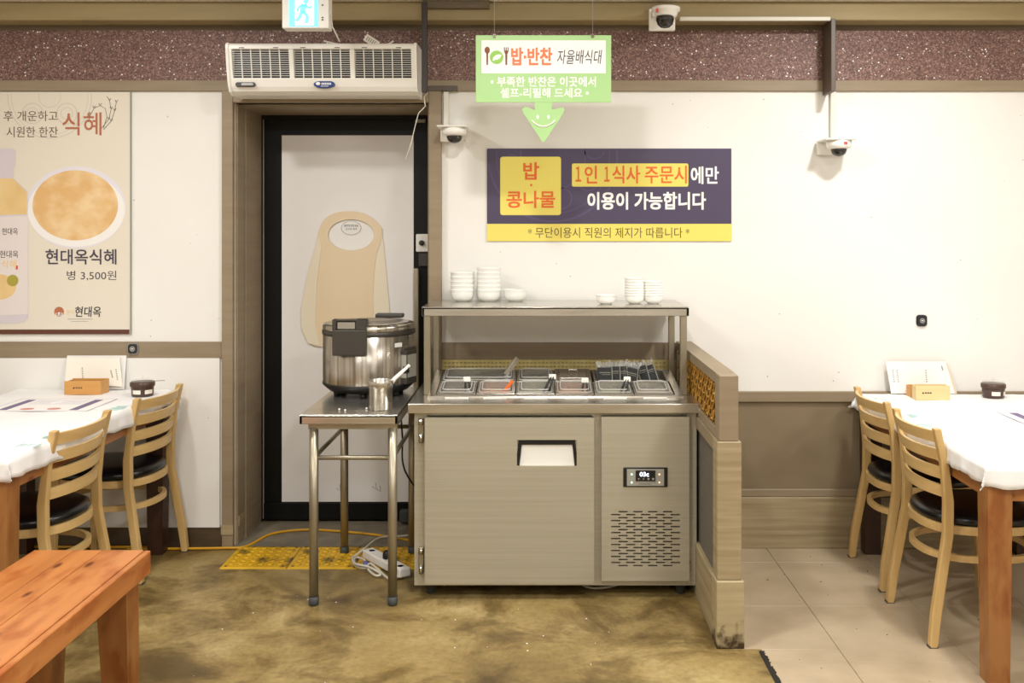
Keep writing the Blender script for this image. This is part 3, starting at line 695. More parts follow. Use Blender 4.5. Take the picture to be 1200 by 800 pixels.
# utensils
def rail_pt(x, v, hgt=0): return Trail @ Vector((x, v, hgt))
def tongs(x, v, dx, dv, L, m, label, wd=.0125):
    p = rail_pt(x, v, .016); q = p+Vector((dx, dv, L))
    t = thing('serving_tongs', label, 'tongs', tuple(p), 'utensils in the food pans')
    dn = (p-q)*.6
    for s_ in (-1, 1):
        b = MB(); b.tube([p+dn+Vector((s_*wd*.8, 0, 0)), p+Vector((s_*wd*.8, 0, 0)), q+Vector((s_*wd*.35, 0, 0))], wd*.42, 8); b.build('tong_arm', M[m], t)
    b = MB(); b.T = Matrix.Translation(q); b.box(-wd*1.2, wd*1.2, -.005, .005, -.012, .010, .003); b.build('tong_hinge', M['white'], t)
tongs(pcx[0]+.045, .07, -.002, -.01, .035, 'dgrey', 'small tongs with white grip in the far left front pan')
tongs(pcx[2]+.052, .045, .022, .01, .05, 'blackp', 'black handled tongs with steel hinge leaning in the third front pan')
tongs(pcx[3]+.045, .06, 0, 0, .032, 'dgrey', 'short steel tongs in the fourth front pan')
tongs(pcx[4]+.045, .045, .012, .005, .04, 'blackp', 'dark tongs leaning in the fifth front pan')
p = rail_pt(pcx[1]+.04, .04, .012)
b = MB(); b.strip([p+Vector((-.006, 0, -.025)), p, p+Vector((.03, .05, .030))], .003, .0065); o = b.build('server', M['orangep'])
tag(base_at(o, p), 'orange plastic server handle sticking out of the second front pan', 'server', 'utensils in the food pans')
p = rail_pt(-.145, .285, .01)
b = MB(); b.strip([p+Vector((-.03, 0, -.03)), p, p+Vector((.055, .02, .070))], .003, .0115); o = b.build('serving_ladle', M['chrome'])
tag(base_at(o, p), 'wide steel ladle handle leaning out of the back left pan', 'ladle', 'utensils in the food pans')
# seaweed packs
def seaweed(x, v, lean, label, zz=0, tw=0):
    p = rail_pt(x, v, -.03)
    t = thing('seaweed_pack', label, 'seaweed pack', tuple(p), 'seaweed packs in the back pan'); ORG[t.name] = Vector()
    t.rotation_euler = (R(lean), R(zz), R(tw))
    b = MB(); b.box(-.0115, .0115, -.032, .032, 0, .088, .003)
    for k in range(7): b.box(-.0125, .0125, -.026, .026, .008+k*.011, .013+k*.011, .001)
    b.build('seaweed_tray', M['gim'], t)
    b = MB(); vs = []; fs = []; nn = 9
    for (y_, ) in ((-.0365,), (.0365,)):
        pass
    b.box(-.0145, .0145, -.036, .036, -.004, .092, .002)
    for s_ in (-1, 1):                      # crimped top seal, zig-zag film
        z = .092
    zz_ = [(-.0145+random.uniform(-.003, .003) + .029*k/nn, (random.uniform(-.004, .004))) for k in range(nn+1)]
    top = []; bot = []
    for k in range(nn+1):
        yy = -.036+.072*k/nn; bot.append((random.uniform(-.003, .003), yy, .090)); top.append((random.uniform(-.008, .008), yy, .108+random.uniform(-.006, .006)))
    b._add(bot+top, [(k, k+1, nn+2+k, nn+1+k) for k in range(nn)])
    w_ = b.build('clear_wrapper', M['film'], t)
    b = MB(); top = [(random.uniform(-.012, .012), -.038+.076*k/12, .114+random.uniform(-.012, .006)) for k in range(13)]; bot = [(random.uniform(-.006, .006), -.034+.068*k/12, .088) for k in range(13)]
    b._add(bot+top, [(k, k+1, 14+k, 13+k) for k in range(12)]); b.build('crimped_seal', M['film2'], w_)
    b = MB(); b.box(-.0150, -.0146, -.0375, -.034, .0, .092); b.box(-.0150, -.0146, -.030, .02, .066, .069); b.box(-.0150, -.0146, -.028, .01, .058, .060); stuff(b.build('seam_print', M['greyb'], t))
    return t
names = ['leftmost', 'second from left', 'third from left', 'fourth from left']
for k, (x, v, ln, tw) in enumerate(((.30, .222, 2, 78), (.338, .232, 3, 72), (.376, .24, 5, 70), (.412, .225, -8, 60))):
    seaweed(x, v, -ln, 'black seaweed pack in clear film, %s of the left bunch' % names[k], random.uniform(-6, 6), tw)
for k, (x, v, ln, tw) in enumerate(((.452, .235, 20, 74), (.492, .243, 17, 70), (.530, .255, 20, 74))):
    seaweed(x-.015, v, -ln, 'black seaweed pack in clear film, %s of the right leaning bunch' % names[k], random.uniform(-6, 6), tw)

# ---- dishes on the overshelf
def bowl_prof(r, h, foot, th=.003):
    P = [(.001, .003), (foot*.9, .003), (foot*.93, 0), (foot, 0), (foot*1.02, .004)]; C = []
    for k in range(1, 9):
        a = k/8; C.append((foot*1.02+(r-foot*1.02)*math.sin(a*PI/2)**.9, .004+(h*.62)*(1-math.cos(a*PI/2))))
    C.append((r+.0004, h*.85)); P += C; P += [(r+.003, h-.0035), (r+.003, h-.001), (r, h), (r-th, h)]
    P += [(max(.001, x-th), z+.004) for x, z in reversed(C)]; P.append((.0, .008)); return P
def lathe_obj(name, prof, m, n=32): return MB().lathe(prof, (0, 0, 0), n).build(name, m)
BZ = zst
ords = ['bottom', 'second', 'third', 'fourth', 'fifth', 'sixth', 'seventh']
big = lathe_obj('porcelain_bowl', bowl_prof(.054, .056, .030), M['porc'])
def putb(o, x, y, z, label, group, cat, first=False, tilt=0):
    c = o if first else o.copy()
    if not first: COL.objects.link(c)
    c.location = (x, y, z); c.rotation_euler = (0, tilt, random.uniform(0, 6)); c['label'] = label; c['category'] = cat; c['group'] = group
first = True
for (px, n_, nm) in ((542, 5, 'shorter left'), (573, 6, 'taller')):
    for k in range(n_):
        lb = 'white porcelain bowl, %s%s in the %s bowl stack on the shelf' % (ords[k], '' if k == 0 else ' from the bottom', nm)
        putb(big, PX(px, 4.6), 4.6, BZ+k*.0198, lb, 'white bowls stacked on the overshelf', 'bowl', first); first = False
putb(big, PX(604, 4.6), 4.6, BZ, 'single white porcelain bowl standing right of the two bowl stacks', 'white bowls stacked on the overshelf', 'bowl')
sm = lathe_obj('sauce_dish', bowl_prof(.0435, .042, .024), M['porc2'], 28)
first = True
for (px, n_, nm) in ((743.8, 7, 'left'), (765.5, 6, 'right')):
    for k in range(n_):
        lb = 'small white sauce dish, %s%s in the %s sauce dish stack' % (ords[k], '' if k == 0 else ' from the bottom', nm)
        putb(sm, PX(px, 4.45), 4.45, BZ+k*.0118+(.003 if (k > 4 and nm == 'left') else 0), lb, 'small dishes stacked on the right of the overshelf', 'dish', first, 0); first = False
putb(sm, PX(710, 4.42), 4.42, BZ, 'single small ivory sauce dish left of the sauce dish stacks', 'small dishes stacked on the right of the overshelf', 'dish')

# ============================================================ STEEL SIDE TABLE, COOKER, CUP
DT = 3.955
tz = lambda y: PZ(y, DT)
tx_ = lambda x: PX(x, DT)
A0, A1 = tx_(350.8), tx_(466)
ztt = tz(486); BT = 4.66
tb = thing('steel_work_table', 'narrow stainless steel table with tube legs carrying the rice cooker', 'table', ((A0+A1)/2, DT+.35, 0))
b = MB(); b.box(A0, A1, DT, BT, ztt-.012, ztt, .003, 2); b.box(A0, A1, DT, DT+.012, tz(497), ztt-.002, .002); b.box(A0, A1, BT-.012, BT, tz(497), ztt-.002, .002); b.box(A0, A0+.012, DT, BT, tz(497), ztt-.002, .002); b.box(A1-.012, A1, DT, BT, tz(497), ztt-.002, .002)
b.build('table_top', M['steel'], tb)
LX0, LX1 = tx_(365.5), tx_(458.5); LY0, LY1 = DT+.035, BT-.04
zap = tz(504)
b = MB(); b.box(LX0-.02, LX1+.02, LY0-.012, LY0+.012, zap, tz(496)); b.box(LX0-.02, LX1+.02, LY1-.012, LY1+.012, zap, tz(496)); b.box(LX0-.012, LX0+.012, LY0, LY1, zap, tz(496)); b.box(LX1-.012, LX1+.012, LY0, LY1, zap, tz(496))
b.build('under_frame', M['steeld'], tb)
for x in (LX0, LX1):
    for y in (LY0, LY1):
        lg = MB().tube([(x, y, .03), (x, y, zap+.005)], .0185, 16).build('leg', M['steeld'], tb)
        MB().lathe([(.015, 0), (.019, .004), (.0205, .012), (.0205, .036)], (x, y, 0), 16).build('foot_cap', M['rubber'], lg)
zst_ = tz(538.3)
for (p, q) in (((LX0, LY0), (LX1, LY0)), ((LX0, LY1), (LX1, LY1)), ((LX0, LY0), (LX0, LY1)), ((LX1, LY0), (LX1, LY1))):
    MB().tube([(p[0], p[1], zst_), (q[0], q[1], zst_)], .0095, 10).build('stretcher', M['steeld'], tb)
# rice cooker
CC = (PX(432.5, 4.50), 4.50, ztt); CR = .205
ck = thing('rice_cooker', 'large round stainless rice cooker with dark latch on the steel table', 'rice cooker', CC)
cz = CC[2]
MB().lathe([(.14, .018), (.175, .02), (.196, .038), (CR+.002, .05), (CR+.002, .058)], CC, 48).build('cooker_base', M['blackp'], ck)
MB().lathe([(CR-.001, .055), (CR, .06), (CR, .268), (CR-.003, .270)], CC, 64).build('cooker_body', M['cooker'], ck)
MB().lathe([(CR-.004, .268), (CR+.003, .272), (CR+.003, .288), (CR-.002, .291)], CC, 64).build('lid_gasket', M['dgrey'], ck)
ld = MB().lathe([(CR, .290), (CR+.001, .294), (CR+.001, .308), (CR-.006, .318), (CR-.03, .323), (.0, .330)], CC, 64).build('cooker_lid', M['cooker'], ck)
MB().lathe([(.13, .3245), (.128, .3285), (.06, .332), (0, .333)], (CC[0]+.015, CC[1]-.01, cz), 40).build('lid_plate', M['lidtop'], ld)
MB().box(CC[0]+.005, CC[0]+.135, CC[1]+.13, CC[1]+.19, cz+.325, cz+.345, .007, 2).build('lid_hinge', M['dgrey'], ck)
for a in (30, 150, 210, 270, 330):
    MB().lathe([(.014, 0), (.016, .02)], (CC[0]+.15*math.cos(R(a)), CC[1]+.15*math.sin(R(a)), cz), 12).build('cooker_foot', M['blackp'], ck)
# latch (in front)
la = MB()
Tl = Matrix.Translation((PX(409, 4.29), CC[1]-.19, 0)); la.T = Tl
D4 = 4.28
l0, l1 = PX(389, D4)-PX(409, 4.29), PX(429.5, D4)-PX(409, 4.29)
zt1, zt0_ = PZ(374.5, D4), PZ(417, D4)
zb_ = PZ(386.5, D4)
la.box(l0, l1, -.030, .02, zt0_, zb_, .005, 2)
la.box(l0, l0+.018, -.030, .02, zb_-.002, zt1, .003); la.box(l1-.048, l1, -.030, .02, zb_-.002, zt1, .003); la.box(l0, l1, -.028, .02, zt1-.008, zt1, .002)
la = la.build('latch', M['dgrey'], ck)
b = MB(); b.T = Tl; b.box(l0+.018, l1-.048, -.020, .012, zb_, zt1-.008, .004); b.build('latch_button', M['chrome'], la)
# control box on the right
a = R(-25); Tc = Matrix.Translation((CC[0], CC[1], cz)) @ Matrix.Rotation(a, 4, 'Z')
b = MB(); b.T = Tc; b.box(CR-.02, CR+.018, -.04, .05, .055, .205, .006, 2); b.box(CR-.02, CR+.012, -.045, .055, .195, .215, .004)
cb = b.build('control_box', M['dgrey'], ck)
b = MB(); b.T = Tc; b.box(CR-.03, CR+.019, -.0425, -.039, .085, .185); b.box(CR+.018, CR+.020, -.03, .04, .085, .185, .001); b.build('control_label', M['greyb'], cb)
b = MB(); b.T = Tc; b.box(CR+.002, CR+.022, -.045, -.02, .105, .135, .002); b.build('power_switch', M['blackp'], cb)
b = MB(); b.T = Matrix.Translation((CC[0], CC[1], cz)) @ Matrix.Rotation(R(-42), 4, 'Z'); b.box(CR-.002, CR+.002, -.02, .018, .222, .24); b.build('small_sticker', M['paperw'], ck)
# cup with paddle
CU = (PX(445, 4.06), 4.085, ztt)
cu = thing('steel_cup', 'small stainless steel cup standing in front of the rice cooker', 'cup', CU)
b = MB(); b.lathe([(.0, .002), (.044, 0), (.047, .004), (.0485, .088), (.0515, .091), (.0515, .118), (.050, .120), (.0485, .118), (.0485, .093), (.0455, .088), (.044, .006), (0, .005)], CU, 40); b.build('cup_body', M['steel'], cu)
b = MB(); b.lathe([(.0, .085), (.0465, .085)], CU, 32); b.build('water', M['palef'], cu)
pd = thing('rice_paddle', 'white plastic rice paddle leaning in the steel cup', 'paddle', (CU[0], CU[1], CU[2]+.03))
p0 = Vector((CU[0]-.02, CU[1], CU[2]+.03)); p1 = Vector((PX(462, 4.08), 4.10, PZ(444, 4.08))); p2 = Vector((PX(477.5, 4.08), 4.11, PZ(430, 4.08)))
MB().tube([p0, p0.lerp(p1, .6), p1, p2], [.012, .011, .0085, .006], 8).build('paddle_handle', M['white'], pd)
MB().lathe([(.0, -.008), (.007, -.004), (.008, .003), (0, .009)], p2, 12).build('handle_knob', M['white'], pd)
for (x, y) in ((397, 477), (405, 479), (428, 475)):
    X = PX(x, 4.05); o = MB().lathe([(0, 0), (.004, .002), (.005, .005), (0, .008)], (0, 0, 0), 8).build('rice_grain_clump', M['porc2']); o.location = (X, 4.05+(478-y)*.01, ztt)
    tag(o, {397: 'leftmost white rice crumb on the steel table', 405: 'white rice crumb nearest the table front edge', 428: 'white rice crumb just left of the steel cup'}[x], 'crumb', 'rice crumbs on the steel table')

# ============================================================ AIR CURTAIN
DA = 4.47
ax = lambda x: PX(x, DA)
az = lambda y: PZ(y, DA)
ac = thing('air_curtain', 'long white air curtain blower mounted above the black door', 'air curtain', ((ax(265)+ax(486))/2, DW-.03, PZ(108, DW)))
YB = DW-.032
prof = [(YB, az(50)), (DA+.012, az(50.5)), (DA+.002, az(53)), (DA, az(57)), (DA+.012, az(75)), (DA+.028, az(92)), (DA+.04, az(100)), (DA+.055, az(105)), (DA+.09, az(108.5)), (YB, az(108.5))]
zc = [p[1] for p in prof]
def fy(z):                                   # front surface depth at a height
    pts = prof[3:7]
    for (ya, za), (yb, zb) in zip(pts, pts[1:]):
        if zb <= z <= za: return ya+(yb-ya)*(za-z)/(za-zb)
    return DA
X0, X1 = ax(266.5), ax(486)
gx0, gx1 = ax(271), ax(481.5)
gz0, gz1 = az(90.2), az(57.5)
b = MB()
b.prism_x(prof, X0+.0, gx0); b.prism_x(prof, gx1, X1)
# middle: top strip, bottom strip, back
topp = [(YB, az(50)), (DA+.012, az(50.5)), (DA+.002, az(53)), (DA, az(57)), (DA+.006, gz1), (YB, gz1)]
botp = [(YB, gz0), (fy(gz0), gz0)]+[(DA+.028, az(92)), (DA+.04, az(100)), (DA+.055, az(105)), (DA+.09, az(108.5)), (YB, az(108.5))]
b.prism_x(topp, gx0, gx1); b.prism_x(botp, gx0, gx1)
secs = [(ax(271), ax(338)), (ax(343.2), ax(409.5)), (ax(414.8), ax(481.5))]
for xa, xb in ((secs[0][1], secs[1][0]), (secs[1][1], secs[2][0])):
    b.hexa([(xa, fy(gz0), gz0), (xb, fy(gz0), gz0), (xb, YB, gz0), (xa, YB, gz0)], [(xa, fy(gz1), gz1), (xb, fy(gz1), gz1), (xb, YB, gz1), (xa, YB, gz1)])
b.build('housing', M['cream'], ac)
b = MB(); pe = [(y-(.006 if y < YB else 0), z+(.003 if z > az(60) else -.003 if z < az(104) else 0)) for y, z in prof]
b.prism_x(pe, X0-.008, X0+.004); b.build('end_cap', M['cream'], ac); b = MB(); b.prism_x(pe, X1-.004, X1+.008); b.build('end_cap', M['cream'], ac)
MB().box(gx0+.001, gx1-.001, DA+.045, YB-.001, gz0, gz1).build('grille_dark_fill', M['blackp'], ac)  # black block added so the gaps between the louvers read as dark
for si, (xa, xb) in enumerate(secs):
    b = MB()
    for k in range(1, 6):
        x = xa+(xb-xa)*k/6; b.hexa([(x-.0018, fy(gz0), gz0), (x+.0018, fy(gz0), gz0), (x+.0018, fy(gz0)+.006, gz0), (x-.0018, fy(gz0)+.006, gz0)], [(x-.0018, fy(gz1), gz1), (x+.0018, fy(gz1), gz1), (x+.0018, fy(gz1)+.006, gz1), (x-.0018, fy(gz1)+.006, gz1)])
    b.build('grille_bars', M['cream'], ac)
    for k in range(1, 13):
        z = gz1+(gz0-gz1)*k/13; yy = fy(z)
        MB().box(xa, xb, yy+.001, yy+.004, z-.0009, z+.0009).build('louver', M['cream'], ac)
for x in (280, 320, 352, 392, 424, 464): MB().box(ax(x), ax(x+6), DA-.002, DA+.01, az(56.2), az(55.4)).build('clip_slot', M['dgrey'], ac)
yy = DA+.036
T45 = Matrix.Translation((ax(285.5), DA+.030, az(98))) @ Matrix.Rotation(R(-18), 4, 'X')
b = MB(); b.T = T45; b.prism(rrect(-.045, .045, -.010, .010, .009), -.004, .004); pl = b.build('name_plate', M['dgrey'], ac)
b = MB(); b.T = T45; b.prism(rrect(-.018, .036, -.006, .006, .005), -.006, -.004); b.build('plate_inset', M['silver'], pl)
T46 = Matrix.Translation((ax(378.5), DA+.030, az(97.8))) @ Matrix.Rotation(R(-18), 4, 'X')
b = MB(); b.T = T46; b.prism(ell(0, 0, .048, .0185), -.004, .004); bd = b.build('oval_badge', M['logo_blue'], ac)
b = MB(); b.T = T46; b.prism(ell(-.028, .002, .010, .008, 20), -.006, -.004)
for k in range(6): b.box(-.012+k*.0075, -.007+k*.0075, -.006, -.004, -.004, .006)
b.box(-.015, .02, -.006, -.004, -.012, -.010); b.build('badge_mark', M['wprint'], bd)
# things lying on top of it
p = (ax(432), DA+.08, az(50))
t = thing('cardboard_tag', 'small crumpled paper tag lying on top of the air curtain', 'tag', p)
b = MB(); b.T = Matrix.Translation((p[0], p[1], p[2]+.022)) @ Matrix.Rotation(R(33), 4, 'Y'); b.box(-.035, .035, -.004, .004, -.017, .017, .002); b.build('tag_card', M['paper'], t)
b = MB(); b.T = Matrix.Translation((p[0], p[1], p[2]+.022)) @ Matrix.Rotation(R(33), 4, 'Y')
for k in range(5): b.box(-.025+k*.01, -.02+k*.01, -.0048, -.0038, -.01, .01)
b.build('tag_print', M['greyb'], t)
for pts, lb in (([(376, 45), (388, 48), (400, 51)], 'short white cable stub lying left on top of the air curtain'), ([(449, 51), (455, 47.5), (459, 45)], 'short white cable stub lying right of the paper tag')):
    q = [(ax(x), DA+.06, az(y)) for x, y in pts]
    tag(base_at(MB().tube(q, .004, 8).build('cable_stub', M['wduct']), q[-1]), lb, 'cable', 'loose cable ends on the air curtain')
q = [(ax(497), DA+.14, az(104)), (ax(494), DA+.1, az(110)), (ax(496), DA+.08, az(122)), (ax(488), DA+.08, az(130)), (ax(484), DA+.08, az(145)), (ax(479), DA+.09, az(165)), (ax(472), DA+.09, az(186))]
tag(base_at(MB().tube(q, .0022, 6).build('loose_wire', M['wduct']), q[0]), 'thin pale wire dangling from the right end of the air curtain', 'wire')

# ============================================================ CABLE DUCTS
def duct(x0, x1, y0, y1, D, m, lb, th=.02):
    o = MB().box(PX(x0, D), PX(x1, D), D, D+th, PZ(y1, D), PZ(y0, D), .002).build('cable_duct', M[m])
    tag(base_at(o, (PX((x0+x1)/2, D), D, PZ(y1, D))), lb, 'cable duct')
duct(494, 500.5, 2, 108, 4.49, 'bduct', 'dark brown vertical cable duct at the right end of the air curtain', .025)
duct(500, 536, 100.5, 106.5, 4.69, 'mduct', 'short brown horizontal duct under the glitter frieze by the door', .018)
duct(519.5, 525.5, 107, 148, 4.70, 'wduct', 'white vertical cable duct above the left dome camera')
duct(974, 979.5, 22, 107, 4.575, 'mduct', 'brown vertical cable duct crossing the glitter frieze', .14)
duct(973.5, 979.5, 106, 163, 4.70, 'wduct', 'white vertical cable duct above the right wall camera')
duct(797, 973.5, 19.5, 24, 4.575, 'wduct', 'white horizontal cable duct along the beam beside the top camera')

# ============================================================ CAMERAS
def dome_cam(xc, ytop, D, label, mark=None, plate=True, s=1.0):
    X, Z = PX(xc, D), PZ(ytop, D)
    t = thing('dome_camera', label, 'camera', (X, DW-.01, Z-.02))
    b = MB(); b.box(X-.074*s, X+.068*s, D-.06*s, 4.712, Z-.008, Z, .003); b.box(X-.070*s, X-.0*s, 4.69, 4.715, Z-.065*s, Z-.008, .003)
    b.build('bracket', M['cream'], t)
    MB().lathe([(.057*s, -.008), (.058*s, -.03*s), (.052*s, -.042*s), (.04*s, -.046*s)], (X+.004, D, Z), 32).build('camera_body', M['cream'], t)
    MB().lathe([(.037*s, -.045*s), (.036*s, -.055*s), (.03*s, -.068*s), (.018*s, -.077*s), (0, -.081*s)], (X+.004, D, Z), 28).build('camera_dome', M['dome'], t)
    if mark: MB().box(X+.010, X+.026, D-.06*s, D-.05*s, Z-.028, Z-.017).build('red_mark', M['red'], t)
dome_cam(982, 163, 4.61, 'white dome camera with red mark on the right part of the wall', True)
dome_cam(531.5, 148, 4.61, 'white dome camera on the wall just right of the door casing', False, s=.98)
# the one on the beam
D = 4.50; X, Z = PX(779, D), PZ(9, D)
t = thing('dome_camera', 'white dome camera mounted on the beam above the green sign', 'camera', (X, 4.6, Z-.1))
MB().box(X-.062, X+.058, 4.575, 4.60, PZ(36, 4.58), PZ(10, 4.58), .006, 2).build('bracket', M['cream'], t)
MB().lathe([(.05, .0), (.064, -.004), (.064, -.018), (.055, -.022), (.05, -.04), (.042, -.05)], (X+.005, D, Z+.003), 32).build('camera_body', M['cream'], t)
b = MB(); b.box(X-.055, X+.055, D, 4.58, Z-.04, Z, .01, 2); b.build('mount_arm', M['cream'], t)
MB().lathe([(.040, -.045), (.041, -.06), (.034, -.082), (.02, -.094), (0, -.098)], (X, D-.01, Z+.003), 28).build('camera_dome', M['dome'], t)
MB().box(X-.045, X-.038, D-.056, D-.04, Z-.03, Z-.015).build('red_mark', M['red'], t)

# ============================================================ EXIT SIGN
D = 4.15; ex = lambda x: PX(x, D); ez = lambda y: PZ(y, D)
t = thing('exit_sign', 'lit exit sign box with blue white running figure hanging from ceiling', 'exit sign', (ex(357), D+.03, ez(35)))
MB().box(ex(330.5), ex(385), D, D+.075, ez(33), ez(33)+.215, .004, 2).build('sign_box', M['white'], t)
MB().box(ex(339), ex(372.5), D-.003, D+.001, ez(31), ez(31)+.19).build('lit_panel', M['exitb'], t)
b = MB()                                    # doorway and running figure
b.prism(rrect(ex(346), ex(368), ez(30), ez(30)+.17, .008), D-.005, D-.003); b.build('lit_doorway', M['exitw'], t)
b = MB(); yy0, yy1 = D-.008, D-.005
b.prism(ell(ex(359), ez(2), .011, .011, 16), yy0, yy1)
def limb(pts, w):
    for p, q in zip(pts, pts[1:]):
        a = Vector((ex(p[0]), ez(p[1]))); c = Vector((ex(q[0]), ez(q[1]))); d = (c-a).normalized(); nn = Vector((-d.y, d.x))*w
        b.prism([tuple(a-nn), tuple(c-nn), tuple(c+nn), tuple(a+nn)], yy0, yy1)
limb([(357, 5), (355, 15)], .012); limb([(355, 14), (361, 19), (359, 28)], .007); limb([(354, 14), (351, 22), (347, 25)], .007); limb([(357, 6), (363, 10), (366, 8)], .005); limb([(356, 6), (350, 9), (349, 14)], .005)
b.build('running_figure', M['exitb'], t)
for (x, y) in ((378, 6), (378, 20.5), (378, 23.2)): MB().prism(ell(ex(x), ez(y), .004, .003, 10), D-.002, D+.001).build('indicator', M['dgrey'], t)
b = MB(); b.box(ex(340), ex(346), D+.03, D+.045, ez(33)+.21, CEIL); b.box(ex(368), ex(374), D+.03, D+.045, ez(33)+.21, CEIL); b.build('hanger', M['white'], t)
b = MB(); b.tube([(ex(385.5), D+.04, ez(14)), (ex(386.5), D+.05, ez(28)), (ex(394), D+.07, ez(45))], .003, 6); b.build('wire_tail', M['wduct'], t)

# ============================================================ GREEN HANGING SIGN
D = 4.12
gx = lambda x: PX(x, D); gz = lambda y: PZ(y, D)
c3 = lambda x, y: (520+x/4, y/4)            # reading from the enlarged view
c6 = lambda x, y: (550+x/6.667, 30+y/6.667)
t = thing('hanging_green_sign', 'lime green hanging board with downward smiling arrow above the counter', 'sign', (gx(637), D, gz(166)))
yF = D-.0
def gp(pts, f): return [(gx(f(x, y)[0]), gz(f(x, y)[1])) for x, y in pts]
MB().box(gx(557.5), gx(716.3), yF, yF+.006, gz(120), gz(41.2), .001).build('board', M['green'], t)
arrow = gp([(427, 480), (427, 514), (412, 512), (395, 502), (378, 500), (369, 510), (368, 520), (378, 538), (460, 662), (467, 668), (474, 662), (552, 545), (565, 522), (565, 511), (556, 503), (545, 505), (525, 511), (507, 514), (507, 480)], c3)
ar = MB().prism(arrow, yF, yF+.005).build('arrow', M['green'], t)
b = MB(); b.prism([(gx(520+x/4), gz(y/4)) for x, y in [(440+6*math.cos(a), 548+10*math.sin(a)) for a in [2*PI*k/16 for k in range(16)]]], yF-.0012, yF)
b.prism([(gx(520+x/4), gz(y/4)) for x, y in [(491+6*math.cos(a), 548+10*math.sin(a)) for a in [2*PI*k/16 for k in range(16)]]], yF-.0012, yF)
q = [(412+110*k/12, 563+30*math.sin(PI*k/12)**.8) for k in range(13)]
b.tube([(gx(520+x/4), yF-.0006, gz(y/4)) for x, y in q], .0032, 6); b.build('smile', M['wprint'], ar)
MB().box(gx(564.3), gx(709.8), yF-.0008, yF, gz(85.8), gz(47.3)).build('white_panel', M['wprint'], t)
yP = yF-.0008
b = MB()                                    # spoon and fork
b.prism([(gx(c6(x, y)[0]), gz(c6(x, y)[1])) for x, y in [(140+20*math.cos(a), 192+27*math.sin(a)) for a in [2*PI*k/20 for k in range(20)]]], yP-.001, yP)
b.prism(gp([(133, 215), (147, 215), (146, 308), (134, 308)], c6), yP-.001, yP)
b.build('spoon_print', M['brown'], t); b = MB()
b.prism(gp([(281, 215), (297, 215), (296, 308), (282, 308)], c6), yP-.001, yP)
b.prism(gp([(271, 195), (307, 195), (300, 220), (278, 220)], c6), yP-.001, yP)
for x in (271, 285, 300): b.prism(gp([(x, 170), (x+7, 170), (x+7, 196), (x, 196)], c6), yP-.001, yP)
b.build('fork_print', M['brown'], t)
MB().prism(ell(gx(550+213/6.667), gz(30+248/6.667), .028, .028), yP-.001, yP).build('plate_print', M['green2'], t)
MB().prism(gp([(180, 272), (190, 245), (210, 230), (232, 225), (252, 228), (244, 250), (225, 265), (205, 268), (190, 276)], c6), yP-.002, yP-.001).build('leaf_print', M['wprint'], t)
def g6(x0, x1, y0, y1): return (gx(550+x0/6.667), gx(550+x1/6.667), gz(30+y1/6.667), gz(30+y0/6.667))
text('밥·반찬', g6(330, 645, 175, 307), yP, M['orange'], t, bold=.025)
text('자율배식대', g6(685, 1037, 190, 300), yP, M['ink'], t, shear=.18, bold=-.008)
text('• 부족한 반찬은 이곳에서', g6(168, 987, 400, 476), yF, M['wprint'], t, bold=.02)
text('셀프-리필해 드세요 •', g6(245, 932, 488, 562), yF, M['wprint'], t, bold=.02)
for x in (579.3, 694.5):
    c = MB().box(gx(x-1.8), gx(x+1.8), yF-.004, yF+.009, gz(44.5), gz(39.6), .001).build('clip', M['chrome'], t)
    MB().tube([(gx(x), yF+.002, gz(40)), (gx(x), yF+.002, CEIL)], .0012, 6).build('hanging_wire', M['silver'], c)

# ============================================================ PURPLE BANNER
D = DW-.004; gx = lambda x: PX(x, D); gz = lambda y: PZ(y, D)
t = thing('notice_banner', 'wide dark purple wall banner with yellow boxes and orange lettering', 'banner', (gx(714), D, gz(282)))
MB().box(gx(570.7), gx(857), D-.002, DW-.001, gz(282.5), gz(174), .0005).build('banner_sheet', M['navy'], t)
yS = D-.002
b = MB(); cl = (gx(571.5), gx(856), gz(261), gz(175))
for (r0, r1) in ((.30, .31), (.265, .27), (.15, .157)): arc_band(b, gx(648), gz(184), r0, r1, yS-.0003, yS, cl, n=120)
for k in range(8):
    a = k*PI/4+.2; arc_band(b, gx(648)+.2*math.cos(a), gz(184)+.2*math.sin(a), .045, .052, yS-.0003, yS, cl, n=30)
b.build('emblem_print', M['navy2'], t)
MB().box(gx(570.7), gx(857), yS-.0006, yS, gz(282.5), gz(262.2)).build('yellow_strip', M['yel'], t)
MB().prism(rrect(gx(586.2), gx(657.4), gz(252), gz(183.6), .012), yS-.0006, yS).build('yellow_box', M['yel'], t)
MB().prism(rrect(gx(670.2), gx(806.6), gz(218.6), gz(191.5), .008), yS-.0006, yS).build('yellow_box', M['yel'], t)
def c7(x0, x1, y0, y1): return (gx(560+x0/3.75), gx(560+x1/3.75), gz(160+y1/3.75), gz(160+y0/3.75))
yT = yS-.0006
text('밥', c7(201, 268, 114, 188), yT, M['orange2'], t, bold=.02)
MB().prism(ell(gx(560+234/3.75), gz(160+213/3.75), .0055, .0055, 16), yT-.0006, yT).build('dot_print', M['orange2'], t)
text('콩나물', c7(127, 338, 240, 312), yT, M['orange2'], t, bold=.02)
for s_, a_, c_ in (('１', 430, 453), ('인', 470, 523), ('１', 556, 578), ('식사', 592, 712), ('주문시', 734, 917)): text(s_, c7(a_, c_, 133 if s_ == '１' else 129, 197 if s_ == '１' else 205), yT, M['orange2'], t, bold=.012)
text('에만', c7(937, 1057, 133, 207), yS, M['wprint'], t, bold=.02)
text('이용이 가능합니다', c7(483, 1000, 245, 319), yS, M['wprint'], t, bold=.025)
text('* 무단이용시 직원의 제지가 따릅니다 *', c7(220, 930, 399, 445), yT, M['inkb'], t)

